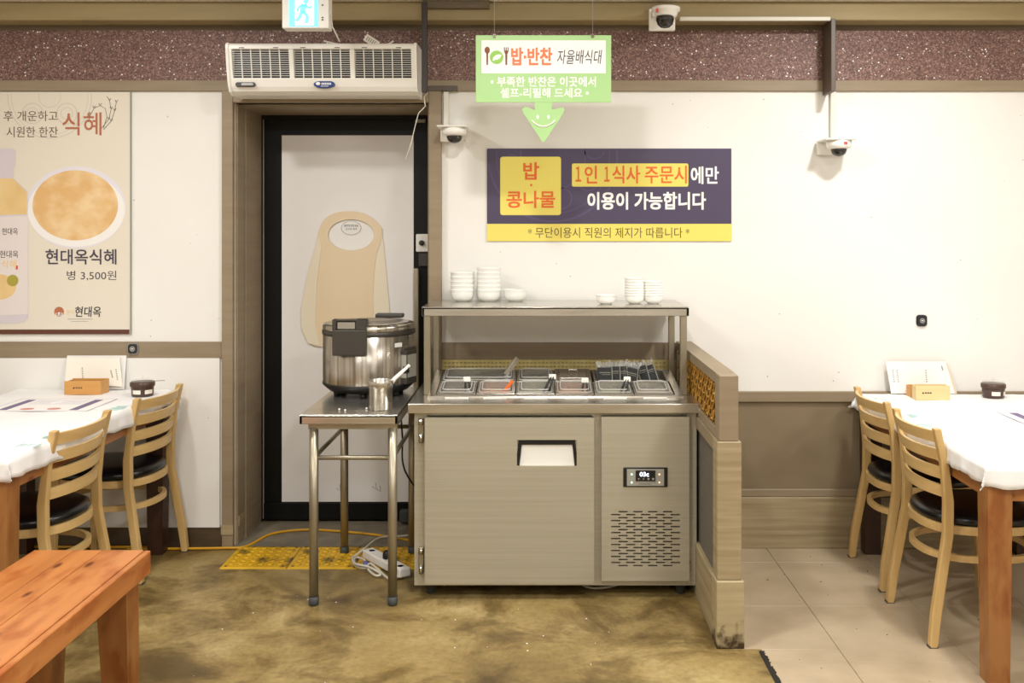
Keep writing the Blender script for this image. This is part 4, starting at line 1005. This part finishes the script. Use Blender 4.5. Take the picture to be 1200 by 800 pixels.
# ============================================================ DRINK POSTER
t = thing('drink_poster', 'cream drink poster with bottle and bowl of amber drink on left wall', 'poster', (gx(40), D, gz(391)))
MB().box(gx(-96), gx(153), D-.006, DW, gz(391.5), gz(108), .001).build('poster_sheet', M['poster'], t)
yS = D-.006
MB().box(gx(-96), gx(152.3), yS-.0006, yS, gz(391.3), gz(385.8)).build('brown_band', M['pbrown'], t)
MB().box(gx(153), gx(154.2), D-.008, DW, gz(391.5), gz(108)).build('frame_edge', M['greyb'], t)
b = MB(); cl = (gx(-90), gx(150), gz(200), gz(109.5))
for (r0, r1) in ((.195, .201), (.18, .184), (.05, .054)): arc_band(b, gx(59), gz(113), r0, r1, yS-.0003, yS, cl, n=120)
for k in range(4):
    a = k*PI/2+PI/4; arc_band(b, gx(59)+.115*math.cos(a), gz(113)+.115*math.sin(a), .045, .051, yS-.0003, yS, cl, n=40); arc_band(b, gx(59)+.115*math.cos(a), gz(113)+.115*math.sin(a), .025, .03, yS-.0003, yS, cl, n=40)
b.build('emblem_print', M['emb'], t)
def L(k): return yS-.0004*k
MB().prism(ell(gx(90), gz(243), 58*D/F, 48*D/F, 60), L(1), L(0)).build('bowl_print', M['prim'], t)
MB().prism([(gx(90+57*math.cos(a)), gz(246+43*math.sin(a))) for a in [2*PI*k/60 for k in range(60)]], L(2), L(1)).build('bowl_inside_print', M['paperw'], t)
MB().prism(ell(gx(89), gz(240.5), 50*D/F, 41*D/F, 60), L(3), L(2)).build('soup_print', M['psoup'], t)
# bottle, half of it beyond the picture's edge
def mir(pts): return pts+[(-x-2, y) for x, y in reversed(pts)]
def bp(pts): return [(gx(x), gz(y)) for x, y in mir(pts)]
MB().prism(bp([(-1, 195), (17, 195), (17, 209), (22, 214), (33, 224), (34, 238), (33, 253), (34, 256), (34, 372), (30, 376), (22, 378.5), (-1, 379)]), L(4), L(3)).build('bottle_print', M['plens'], t)
MB().prism(bp([(-1, 209), (16, 209), (22, 215), (32, 225), (33, 238), (32, 251), (-1, 252)]), L(5), L(4)).build('drink_print', M['pdrink'], t)
MB().prism(bp([(-1, 174), (16, 174), (19.3, 177), (19, 195), (17, 196), (-1, 196)]), L(5), L(4)).build('bottle_cap_print', M['plens'], t)
MB().prism(bp([(-1, 254), (33, 253), (34, 256), (34, 368), (-1, 369)]), L(6), L(4)).build('bottle_label_print', M['plabel'], t)
MB().prism([(gx(-1+21*math.cos(a)), gz(336+15*math.sin(a))) for a in [2*PI*k/40 for k in range(40)]], L(7), L(6)).build('label_bowl_print', M['pdrink'], t)
MB().prism(ell(gx(16), gz(328.5), .027, .027, 24), L(8), L(7)).build('gold_badge_print', M['golden'], t)
def T(s_, x0, x1, y0, y1, m, k=6, **kw): text(s_, (gx(x0), gx(x1), gz(y1), gz(y0)), L(k), M[m], t, th=.0005, **kw)
T('현대옥', 3.5, 22, 267, 275, 'ink'); T('현대옥', 1, 22.5, 293.5, 302, 'ink'); T('식혜', 3, 20, 304.5, 314, 'pdrink')
MB().box(gx(19.5), gx(22), L(7), L(6), gz(315.5), gz(311)).build('red_seal_print', M['red'], t)
T('식사 후 개운하고', -23, 68.5, 130, 142, 'inkb', 0); T('시원한 한잔', 8.5, 68.5, 148.5, 161, 'inkb', 0)
T('식혜', 74, 119.5, 132, 158.5, 'terra', 1, bold=.006)
b = MB()                                    # ears of grain
for (cx, cy, pts) in ((0, 0, [(104, 143), (107, 134), (111, 127), (118, 124), (124, 127), (126, 137), (122, 150)]), (0, 0, [(120, 150), (128, 140), (131, 128), (129, 118), (126, 113)]), (0, 0, [(122, 152), (131, 142), (135, 130), (137, 120)])):
    b.tube([(gx(x), L(.8), gz(y)) for x, y in pts], .0014, 5)
    for x, y in pts[1:4]:
        for dx in (-1.6, 1.6): b.tube([(gx(x), L(.8), gz(y)), (gx(x+dx), L(.8), gz(y-2.8))], .0016, 4)
b.build('grain_ear_print', M['wheat'], t)
T('현대옥식혜', 54.5, 137, 292, 309.5, 'inkp', 3, bold=.01); T('병 3,500원', 79, 137, 317, 328.5, 'inkp', 0)
T('현대옥', 89, 119, 359, 371, 'ink', 0, bold=.01, shear=.1); T('전주', 78.5, 88, 363, 368.5, 'pdrink', 0)
MB().prism(ell(gx(70), gz(365), 5.8*D/F, 5.8*D/F, 24), L(1), L(0)).build('round_logo', M['terra'], t)
b = MB(); b.prism(ell(gx(70), gz(368), 3*D/F, 3*D/F, 3, PI/2, PI/2+2*PI), L(2), L(1))
for x in (66.5, 68.8, 71.2, 73.5): b.box(gx(x-.4), gx(x+.4), L(2), L(1), gz(370.5), gz(366))
b.build('logo_mark', M['wprint'], t)
b = MB(); b.box(gx(80), gx(109), L(.6), L(0), gz(374), gz(373.3)); b.box(gx(84), gx(104), L(.6), L(0), gz(376.6), gz(376.1)); b.build('fine_print', M['greyb'], t)

# ---- round call buttons on the wall
for (x, y, lb) in ((157.5, 408, 'small black call bell with pale rim on the left taupe rail'), (1080, 375.5, 'small black call bell on the white wall above the right table')):
    D0 = DW-.014 if x < 500 else DW
    c = (gx(x), D0, gz(y)); t = thing('call_bell', lb, 'call bell', c)
    b = MB(); b.prism(rrect(c[0]-.025, c[0]+.025, c[2]-.027, c[2]+.027, .014), D0-.008, D0); b.build('bell_rim', M['silver' if x < 500 else 'outletd'], t)
    b = MB(); b.prism(rrect(c[0]-.021, c[0]+.021, c[2]-.023, c[2]+.023, .012), D0-.014, D0-.008); b.build('bell_case', M['outletd'], t)
    b = MB(); arc_band(b, c[0], c[2], .007, .012, D0-.016, D0-.014, n=24); b.build('bell_ring', M['silver'], t)
    MB().box(c[0]-.004, c[0]+.004, D0-.017, D0-.014, c[2]-.002, c[2]+.003).build('bell_button', M['wprint'], t)

# ============================================================ FLOOR ITEMS
first = None
TM = [('left', 'worn by stains'), ('middle', ''), ('right', '')]
labs = ['leftmost yellow studded floor tile in front of the door', 'middle yellow studded floor tile behind the front table leg', 'rightmost yellow studded floor tile under the power strip']
for k in range(3):
    x0 = PX(256.8, F/264.4)+k*.2985; y0 = F/264.4
    t = thing('tactile_tile', labs[k], 'floor tile', (x0+.148, y0+.155, 0), 'yellow tactile tiles by the door')
    b = MB(); b.hexa([(x0, y0, 0), (x0+.297, y0, 0), (x0+.297, y0+.305, 0), (x0, y0+.305, 0)], [(x0+.004, y0+.01, .006), (x0+.293, y0+.01, .006), (x0+.293, y0+.298, .006), (x0+.004, y0+.298, .006)])
    b.build('tile_base', M['yellow'], t)
    b = MB()
    for i in range(6):
        for j in range(6):
            b.lathe([(.017, 0), (.0125, .0045), (0, .005)], (x0+.148+(i-2.5)*.044, y0+.155+(j-2.5)*.044, .006), 10)
    stuff(b.build('studs', M['yellow'], t))
    b = MB()
    for (i, j) in ((.022, .022), (.275, .022), (.022, .283), (.275, .283)): b.lathe([(.007, .0), (.006, .0015)], (x0+i, y0+j, .0058), 10)
    b.build('screws', M['dgrey'], t)
def gp_(x, y, z=.006):                      # floor point seen at a pixel
    D = F*(CAMZ-z)/(y-270); return (PX(x, D), D, z)
def smooth(pts, k=6):
    out = []; P = [Vector(p) for p in pts]
    for i in range(len(P)-1):
        a = P[max(i-1, 0)]; b_ = P[i]; c = P[i+1]; d = P[min(i+2, len(P)-1)]
        for j in range(k):
            t = j/k; out.append(.5*((2*b_)+(c-a)*t+(2*a-5*b_+4*c-d)*t*t+(3*b_-a-3*c+d)*t**3))
    out.append(P[-1]); return out
pts = [(-3.2, DW-.03, .008), (-1.9, DW-.03, .008), gp_(150, 643), gp_(262, 642, .008), (PX(290, 4.72), 4.71, .008), (PX(315, 4.85), 4.88, .012), (PX(350, 4.93), 4.95, .012), (PX(385, 4.9), 4.94, .012), (PX(440, 4.85), 4.87, .012), (PX(490, 4.8), 4.78, .010), (-.3, 4.715, .010)]
o = MB().tube(smooth(pts), .0065, 8).build('yellow_cord', M['ycord']); tag(base_at(o, (-1, 4.9, 0)), 'yellow extension cord running along wall and door threshold', 'cord')
t = thing('power_strip', 'white power strip with curled cord on yellow tile under steel table', 'power strip', (PX(448, 4.45), 4.5, .008))
a0 = Vector(gp_(432, 650, .03)); a1 = Vector(gp_(472, 672, .03)); d = (a1-a0); ln = d.length+.03; an = math.atan2(d.y, d.x)
Tm = Matrix.Translation(((a0+a1)/2+Vector((0, .02, 0)))) @ Matrix.Rotation(an, 4, 'Z')
b = MB(); b.T = Tm; b.box(-ln/2, ln/2, -.028, .028, -.018, .020, .006, 2); b.build('strip_body', M['white'], t)
for k in range(3):
    b = MB(); b.T = Tm @ Matrix.Translation((-ln/2+.04+k*(ln-.08)/2, 0, .02)); b.lathe([(.019, -.001), (.019, .001), (.016, .001), (.015, -.0)], (0, 0, 0), 20); b.build('socket', M['cream'], t)
b = MB(); b.T = Tm @ Matrix.Translation((0.005, 0, .02)); b.lathe([(.017, 0), (.017, .02), (.010, .035), (0, .036)], (0, 0, 0), 16); b.build('black_plug', M['blackp'], t)
coil = [gp_(486, 626, .02), gp_(470, 628, .03), gp_(445, 630, .04), gp_(428, 642, .05), gp_(419, 649, .03), gp_(413, 654, .02), gp_(417, 663, .015), gp_(430, 665, .02), gp_(427, 656, .03), gp_(417, 653, .03), gp_(416, 660, .03), gp_(432, 664, .03), gp_(446, 672, .02), gp_(440, 674, .015), gp_(431, 666, .02), gp_(434, 660, .03), gp_(444, 668, .02), gp_(456, 678, .014), gp_(466, 676, .014), gp_(468, 670, .02)]
b = MB(); b.tube(smooth([(Vector(c)+Vector((0, -.0, 0))) for c in coil]), .0052, 8); b.build('white_cord', M['wcord'], t)
c = Vector(gp_(430, 661, .025)); b = MB(); b.T = Matrix.Translation(c) @ Matrix.Rotation(R(30), 4, 'Y'); b.lathe([(.017, -.008), (.017, .008)], (0, 0, 0), 12, axis='z'); b.build('cord_tie', M['bluetie'], t)
b = MB(); b.tube(smooth([(LX1-.01, 4.3, .73), (LX1-.005, 4.32, .6), (LX1+.0, 4.36, .45), (-.50, 4.62, .2), (-.505, 4.66, .02)]), .004, 6)
tag(base_at(b.build('cooker_cable', M['blackp']), (LX1, 4.3, .01)), 'thin black cable hanging below the steel table beside the fridge', 'cable')
b = MB(); b.box(PX(469, 5.08), PX(481, 5.08), 5.04, 5.09, .02, .08, .006); tag(base_at(b.build('socket_box', M['rubber']), (PX(475, 5.08), 5.06, .006)), 'small dark grey box at the foot of the black door', 'box')
# white cord under the fridge
b = MB(); b.tube(smooth([(.1, 4.5, .05), (.18, 4.2, .012), (.3, 4.16, .012), (.42, 4.3, .012)]), .005, 8)
tag(base_at(b.build('floor_cable', M['wcord']), (.2, 4.2, 0)), 'white cable looping on the floor under the fridge', 'cable')
b = MB()
for k in range(42):
    x, y = random.uniform(.9, 2.0), random.uniform(2.9, 4.6); s_ = random.uniform(.0015, .0035); b.lathe([(s_, 0), (s_*.8, s_*.7), (0, s_)], (x, y, .0), 6)
o = b.build('dirt_specks', M['dgrey']); o['kind'] = 'stuff'; tag(o, 'scattered small dark specks on the beige floor tiles', 'crumbs')
b = MB()
for k in range(26):
    x, y = random.uniform(-1.2, .3), random.uniform(3.2, 4.35); s_ = random.uniform(.0015, .004); b.lathe([(s_, 0), (s_*.8, s_*.5), (0, s_*.7)], (x, y, .0), 6)
o = b.build('white_crumbs', M['paperw']); o['kind'] = 'stuff'; tag(o, 'scattered white crumbs on the stained concrete floor', 'crumbs')

# ============================================================ CHAIRS
def sring(cx, cy, rx, ry, z, n=40, e=2.6, back=1.0):
    out = []
    for k in range(n):
        a = 2*PI*k/n; c, s_ = math.cos(a), math.sin(a)
        out.append((cx+rx*math.copysign(abs(c)**(2/e), c), cy+ry*math.copysign(abs(s_)**(2/e), s_), z))
    return out
def chair(label):
    t = thing('ladderback_chair', label, 'chair', (0, 0, 0), 'natural wood ladderback chairs at the tables')
    H = .785
    prof = [(-.050, 0), (-.036, .12), (-.012, .26), (.012, .40), (.014, .52), (-.002, .66), (-.030, H)]
    for s_ in (-1, 1):
        b = MB(); wx = [.218, .214, .207, .200, .199, .201, .204]
        rings = []
        for (y, z), w_ in zip(prof, wx):
            hx, hy = .0145, (.0145 if z < .1 else .0175 if z < .6 else .0135)
            rings.append([(s_*w_-hx, y-hy, z), (s_*w_+hx, y-hy, z), (s_*w_+hx, y+hy, z), (s_*w_-hx, y+hy, z)])
        vs = [v for r_ in rings for v in r_]; n_ = len(rings)
        fs = [(i*4+k, i*4+(k+1) % 4, (i+1)*4+(k+1) % 4, (i+1)*4+k) for i in range(n_-1) for k in range(4)]+[(3, 2, 1, 0), tuple((n_-1)*4+k for k in range(4))]
        bv, ff = b._add(vs, fs)
        bmesh.ops.bevel(b.bm, geom=[e for e in b.bm.edges], offset=.004, segments=2, affect='EDGES', profile=.5)
        lg = b.build('back_leg', M['chair_z'], t)
        MB().box(s_*.218-.014, s_*.218+.014, -.066, -.034, -.0, .008, .001).build('foot_pad', M['rubber'], lg)
        b = MB(); rings = []
        for (y, z, w_, h_) in ((.37, 0, .178, .0135), (.365, .2, .172, .016), (.355, .425, .165, .0175)):
            rings += [(s_*w_-h_, y-h_, z), (s_*w_+h_, y-h_, z), (s_*w_+h_, y+h_, z), (s_*w_-h_, y+h_, z)]
        b._add(rings, [(i*4+k, i*4+(k+1) % 4, (i+1)*4+(k+1) % 4, (i+1)*4+k) for i in range(2) for k in range(4)]+[(3, 2, 1, 0), (8, 9, 10, 11)])
        b.build('front_leg', M['chair_z'], t)
    for k in range(4):
        zc = .752-k*.0665; n_ = 14; vs = []; fs = []
        def yat(z):
            for (ya, za), (yb, zb) in zip(prof, prof[1:]):
                if za <= z <= zb: return ya+(yb-ya)*(z-za)/(zb-za)
            return -.03
        for i in range(n_+1):
            u = -1+2*i/n_; x = u*.196; bow = -.045*(1-u*u)
            for (dz, dy) in ((-.021, -.007), (.021, -.007), (.021, .007), (-.021, .007)):
                vs.append((x, yat(zc+dz)+bow+dy, zc+dz))
        fs = [(i*4+q, i*4+(q+1) % 4, (i+1)*4+(q+1) % 4, (i+1)*4+q) for i in range(n_) for q in range(4)]+[(3, 2, 1, 0), tuple(n_*4+q for q in range(4))]
        b = MB(); b._add(vs, fs); b.build('slat', M['chair_x'], t)
    # seat rail hoop and lower stretcher hoop
    MB().tube(sring(0, .19, .197, .215, .410), 0, 4, closed=True, flat=(.010, .015)).build('seat_rail', M['chair_x'], t)
    MB().tube(sring(0, .185, .192, .21, .305, e=2.4), 0, 4, closed=True, flat=(.009, .012)).build('stretcher_hoop', M['chair_x'], t)
    # seat pad
    b = MB(); vs = []; fs = []; n_ = 40
    lv = [(.0, .424, .93), (.0, .426, .985), (0, .440, 1.01), (0, .455, .985), (0, .465, .9), (0, .470, .6), (0, .472, .25)]
    for (_, z, f) in lv: vs += sring(0, .195, .207*f, .222*f, z, n_, 2.5)
    for i in range(len(lv)-1):
        for k in range(n_): fs.append((i*n_+k, i*n_+(k+1) % n_, (i+1)*n_+(k+1) % n_, (i+1)*n_+k))
    fs += [tuple(range(n_))[::-1], tuple((len(lv)-1)*n_+k for k in range(n_))]
    b._add(vs, fs, True); b.build('seat_pad', M['vinyl'], t)
    return t
c1 = chair('ladderback chair at the right table nearest the camera, black seat')
c1.location = (1.472, 3.805, 0); c1.rotation_euler.z = -PI/2
c2 = dup(c1, (1.490, 4.36, 0), -PI/2+R(-1), 'ladderback chair at the right table next to the wall')
c3_ = dup(c1, (-1.750, 3.765, 0), PI/2-R(2), 'ladderback chair at the left table, in front behind the bench')
c4 = dup(c1, (-1.718, 4.45, 0), PI/2-R(5), 'ladderback chair at the left table nearest the wall and door')

# ============================================================ TABLES
def table(name_lab, cx, y0, y1, wd, ztop, rot, leg_mats, side, cloth_label, corner_print):
    cy = (y0+y1)/2; Ln = y1-y0
    t = thing('dining_table', name_lab, 'table', (0, 0, 0), 'reddish wooden dining tables'); ORG[t.name] = Vector()
    hx, hy = wd/2, Ln/2
    MB().box(-hx, hx, -hy, hy, ztop-.03, ztop, .003).build('table_top', M['taby'], t)
    b = MB(); b.box(-hx+.03, hx-.03, -hy+.012, -hy+.035, ztop-.12, ztop-.03); b.box(-hx+.03, hx-.03, hy-.055, hy-.03, ztop-.12, ztop-.03); b.box(-hx+.012, -hx+.035, -hy+.03, hy-.03, ztop-.115, ztop-.03); b.box(hx-.035, hx-.012, -hy+.03, hy-.03, ztop-.115, ztop-.03)
    b.build('apron_rail', M['taby'], t)
    lw = .041
    for sx in (-1, 1):
        for sy in (-1, 1):
            x, y = sx*(hx-.043), sy*(hy-.044)
            b = MB(); b.hexa([(x-lw+.006, y-lw+.006, 0), (x+lw-.006, y-lw+.006, 0), (x+lw-.006, y+lw-.006, 0), (x-lw+.006, y+lw-.006, 0)], [(x-lw, y-lw, ztop-.03), (x+lw, y-lw, ztop-.03), (x+lw, y+lw, ztop-.03), (x-lw, y+lw, ztop-.03)])
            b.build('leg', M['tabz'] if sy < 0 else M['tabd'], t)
    t.location = (cx, cy, 0); t.rotation_euler.z = rot
    # cloth
    random.seed(3 if cx > 0 else 5)
    c = thing('tablecloth', cloth_label, 'tablecloth', (0, 0, 0), 'white plastic cloths over the dining tables'); ORG[c.name] = Vector()
    drop = .075; nx, ny = 56, 96; vs = []; fs = []
    ph = [random.uniform(0, 6) for _ in range(6)]
    ex_, ey_ = hx+.004, hy+.004
    for i in range(nx+1):
        for j in range(ny+1):
            x = -(hx+drop)+2*(hx+drop)*i/nx; y = -(hy+drop)+2*(hy+drop)*j/ny
            dx, dy = max(0, abs(x)-ex_), max(0, abs(y)-ey_)
            sx, sy = (1 if x > 0 else -1), (1 if y > 0 else -1)
            d = max(dx, dy); mn = min(dx, dy); f = d/drop
            z0_ = f
            X, Y = max(-ex_, min(ex_, x)), max(-ey_, min(ey_, y))
            al = y if dx > dy else x
            rp = (math.sin(al*23+ph[0])+.7*math.sin(al*61+ph[1])+.6*math.sin(al*117+ph[2]+z0_*9))*.45
            out = .003+f*(.001+.008*(rp+1))
            if dx > 0: X += sx*(out+mn*.35)
            if dy > 0: Y += sy*(out+mn*.35)
            lim = drop*(1+.10*math.sin(al*9+ph[3])+.05*math.sin(al*43+ph[1]))
            z = ztop+.003-d*lim/drop
            if d == 0: z += .0010*(math.sin(x*31+ph[4])*math.sin(y*17+ph[5]))+.0022*max(0, math.sin((x+y)*9+ph[2]))**6+.0016*max(0, math.sin((x*1.7-y)*13+ph[3]))**8
            if sy > 0 and dy > 0: Y = min(Y, hy+.012)
            vs.append((X, Y, z))
    for i in range(nx):
        for j in range(ny): k = i*(ny+1)+j; fs.append((k, k+ny+1, k+ny+2, k+1))
    b = MB(); b._add(vs, fs, True); cl = b.build('cloth_sheet', M['cloth'], c, recalc=False)
    sm_ = cl.modifiers.new('thickness', 'SOLIDIFY'); sm_.thickness = .0012; sm_.offset = 1
    b = MB()                                # teal print strokes near the edges
    for (u, v, n_, dirx) in corner_print:
        for k in range(n_):
            a = random.uniform(.6, 1.0)
            if dirx: b.box(u+k*.016, u+k*.016+.010*a, v-.03*a, v+.03*a, ztop+.0045, ztop+.0056)
            else: b.box(u-.03*a, u+.03*a, v+k*.016, v+k*.016+.010*a, ztop+.0045, ztop+.0056)
    stuff(b.build('teal_print', M['teal'], c))
    c.location = (cx, cy, 0); c.rotation_euler.z = rot
    return t, c
ZR, ZL = .728, .748
tr, clr = table('reddish wooden dining table on the right under a white cloth', 1.885, 3.265, 4.68, .78, ZR, R(-1.3), None, 1,
    'white plastic tablecloth draped over the right table', [(-.34, .52, 5, False), (-.33, .1, 6, False), (-.27, -.60, 9, True), (-.25, -.68, 7, True), (-.36, -.1, 5, False)])
tl, cll = table('reddish wooden dining table on the left under a white cloth', -2.098, 3.29, 4.69, .72, ZL, R(-1.0), None, -1,
    'white plastic tablecloth draped over the left table', [(.33, .15, 7, False), (.34, -.4, 7, False), (.30, -.52, 5, True)])
# hanging teal print on the near edge of the right cloth
# placemats
def placemat(cx, cy, w_, d_, z, rz, lb):
    t = thing('printed_placemat', lb, 'placemat', (cx, cy, z)); ORG[t.name] = Vector(); t.rotation_euler.z = rz
    MB().box(-w_/2, w_/2, -d_/2, d_/2, 0, .001).build('mat_sheet', M['paperw'], t)
    b = MB(); e = .003; b.box(-w_/2, w_/2, -d_/2, -d_/2+e, .001, .0016); b.box(-w_/2, w_/2, d_/2-e, d_/2, .001, .0016); b.box(-w_/2, -w_/2+e, -d_/2, d_/2, .001, .0016); b.box(w_/2-e, w_/2, -d_/2, d_/2, .001, .0016); b.build('border_print', M['lilac'], t)
    b = MB(); b.box(-w_/2+.04, -w_/2+.075, -d_/2+.02, d_/2-.03, .001, .0016); b.build('purple_bar_print', M['purple'], t); b = MB(); b.box(w_/2-.085, w_/2-.05, -d_/2+.02, d_/2-.03, .001, .0016); b.build('purple_bar_print', M['purple'], t)
    b = MB()
    for k in range(5): b.box(-w_/2+.09, w_/2-.10, d_/2-.05-k*.022, d_/2-.047-k*.022, .001, .0015)
    b.build('line_print', M['lilac'], t)
    for (x, y) in ((-.06, -d_/2+.045), (.05, -d_/2+.05)): MB().prism_z([(x+.028*math.cos(a), y+.022*math.sin(a)) for a in [2*PI*k/20 for k in range(20)]], .001, .0018).build('dish_print', M['pink'], t)
placemat(-2.07, 4.26, .42, .30, ZL+.0065, 0, 'printed paper placemat with purple bars on the left table')
placemat(2.16, 4.02, .46, .36, ZR+.0065, R(-2), 'printed paper placemat with purple bars on the right table')
# ---- tissue box, cards, jar
def wbox(x0, x1, D, y0, y1, z, dep, m, lb):
    X0_, X1_ = PX(x0, D), PX(x1, D); h = (y1-y0)*D/F
    t = thing('wooden_box', lb, 'box', ((X0_+X1_)/2, D+dep/2, z)); e = .007
    b = MB(); b.box(X0_, X1_, D, D+e, z, z+h, .001); b.box(X0_, X1_, D+dep-e, D+dep, z, z+h, .001); b.box(X0_, X0_+e, D+e, D+dep-e, z, z+h-.004); b.box(X1_-e, X1_, D+e, D+dep-e, z, z+h-.004); b.box(X0_+e, X1_-e, D+e, D+dep-e, z, z+.006)
    b.build('box_body', M[m], t)
    xc = X0_+(X1_-X0_)*(.4 if m == 'box_w' else .35)
    b = MB(); b.lathe([(.004, -.001), (.004, .0)], (xc-.022, D, z+h*.5), 10, axis='y'); 
    for k in range(3): b.box(xc-.014+k*.011, xc-.006+k*.011, D-.001, D, z+h*.47, z+h*.55)
    b.build('burnt_mark', M['inkb' if m == 'box_w' else 'ink'], t)
    return t
wbox(75, 118, 4.53, 446, 462, ZL+.005, .09, 'box_w', 'orange brown wooden box on the left table')
wbox(1073.5, 1113.5, 4.50, 450.5, 467.5, ZR+.005, .05, 'box_p', 'pale wooden box on the right table, in front')
wbox(1067.5, 1105, 4.575, 449, 462, ZR+.005, .06, 'box_w', 'darker wooden box standing behind the pale box on right table')
def cards(pts, D0, lean, m, lb, marks, th=.004):
    X = [PX(p[0], D0) for p in pts]; Zs = [PZ(p[1], D0) for p in pts]; zb = min(Zs)
    t = thing('menu_card', lb, 'menu card', (sum(X)/len(X), D0, zb), 'menu cards leaning on the wall')
    b = MB(); n_ = len(pts)
    fr_ = [(x, D0+(z-zb)*lean, z) for x, z in zip(X, Zs)]; bk = [(x, y+th, z) for x, y, z in fr_]
    b._add(fr_+bk, [tuple(range(n_)), tuple(range(2*n_-1, n_-1, -1))]+[(i, n_+i, n_+(i+1) % n_, (i+1) % n_) for i in range(n_)])
    b.build('card_sheet', M[m], t)
    for (x, y0, y1, xs) in marks:
        b = MB(); N_ = 6
        for k in range(N_):
            ya = y0+(y1-y0)*k/N_; z = PZ(ya, D0); xx = PX(x+xs*k/N_, D0); yy = D0+(z-zb)*lean
            b.box(xx-.003, xx+.003, yy-.0012, yy+.0005, z-.006, z-.001)
        b.build('print_column', M['greyb'], t)
cards([(74, 456), (145, 456), (145, 417.5), (75, 417.5)], 4.675, .2, 'paperw', 'white menu card at the back against the wall on left table', [])
cards([(76, 458), (122, 458), (126, 452), (143, 453), (137, 420), (75, 419.5)], 4.655, .2, 'paper', 'ivory menu card in front with vertical print on left table', [(94, 431, 444, 2), (128, 434, 443, 3), (134, 433, 446, 3)])
cards([(1051, 461), (1121.5, 461), (1113, 426), (1043, 426)], 4.675, .2, 'apron', 'tan edged menu card behind the front card on right table', [])
cards([(1044.5, 461), (1119, 461), (1111, 424.5), (1040.5, 424.5)], 4.66, .2, 'paperw', 'ivory menu card standing behind the wooden boxes on right table', [(1048, 434, 449, 1), (1053, 434, 449, 1), (1087, 434, 449, 0), (1106, 429, 434, 1)])
def jar(x, ybot, D, z, lb, spoon):
    c = (PX(x, D), D, z); t = thing('sauce_jar', lb, 'jar', c)
    MB().lathe([(.044, 0), (.047, .004), (.049, .04), (.050, .047)], c, 36).build('jar_body', M['jar'], t)
    MB().lathe([(.053, .045), (.054, .048), (.054, .062), (.050, .066)], c, 36).build('jar_collar', M['jar'], t)
    ld_ = MB().lathe([(.051, .064), (.048, .074), (.03, .079), (.0, .080)], c, 36).build('jar_lid', M['lid'], t)
    MB().lathe([(.005, .079), (.008, .088), (.0, .092)], c, 12).build('lid_knob', M['lid'], ld_)
    for a_ in (-100, -35):
        b = MB(); b.T = Matrix.Translation(c)
        n_ = 8; vs = []
        for k in range(n_+1):
            an_ = R(a_-22+44*k/n_)
            for (r_, zz) in ((.0488, .014), (.0500, .032), (.0508, .032), (.0496, .014)): vs.append((r_*math.cos(an_), r_*math.sin(an_), zz))
        b._add(vs, [(k*4+q, k*4+(q+1) % 4, (k+1)*4+(q+1) % 4, (k+1)*4+q) for k in range(n_) for q in range(4)]); b.build('jar_label', M['paper'], t)
    if spoon: MB().tube([(c[0]+.02, c[1], z+.06), (c[0]+.055, c[1]-.0, z+.068), (c[0]+.10, c[1]-.0, z+.070)], .002, 6).build('spoon_handle', M['greyb'], t)
jar(167, 465, 4.50, ZL+.005, 'brown sauce jar with spoon on the left table', True)
jar(1164, 466, 4.58, ZR+.005, 'brown sauce jar on the right table', False)

# ============================================================ BENCH
BX0, BX1, BYf = -1.655, -1.272, 3.275
ZB = .45; BY0 = 1.55
t = thing('pine_bench', 'orange stained wooden plank bench in the lower left corner', 'bench', ((BX0+BX1)/2, BYf-.6, 0))
for (xa, xb) in ((BX0, -1.523), (-1.520, -1.432), (-1.429, BX1-.022)):
    MB().box(xa, xb, BY0, BYf, ZB-.025, ZB, .002).build('plank', M['benchy'], t)
MB().box(BX1-.020, BX1, BY0, BYf, ZB-.075, ZB-.001, .003).build('side_rail', M['benchy'], t)
MB().box(BX0, BX0+.02, BY0, BYf, ZB-.075, ZB-.025, .003).build('side_rail', M['benchy'], t)
for y in (BYf-.03, BY0+.01): MB().box(BX0+.02, BX1-.02, y, y+.02, ZB-.075, ZB-.025).build('end_rail', M['benchy'], t)
for y, s_ in ((BYf-.14, 1), (BY0+.05, -1)):
    for xa in (BX0+.035, BX1-.125):
        k = .012 if xa > -1.5 else -.012
        b = MB(); b.hexa([(xa+.012+k, y+.01, 0), (xa+.092+k, y+.01, 0), (xa+.092+k, y+.10, 0), (xa+.012+k, y+.10, 0)], [(xa, y, ZB-.026), (xa+.1, y, ZB-.026), (xa+.1, y+.10, ZB-.026), (xa, y+.10, ZB-.026)])
        b.build('leg', M['benchz'], t)
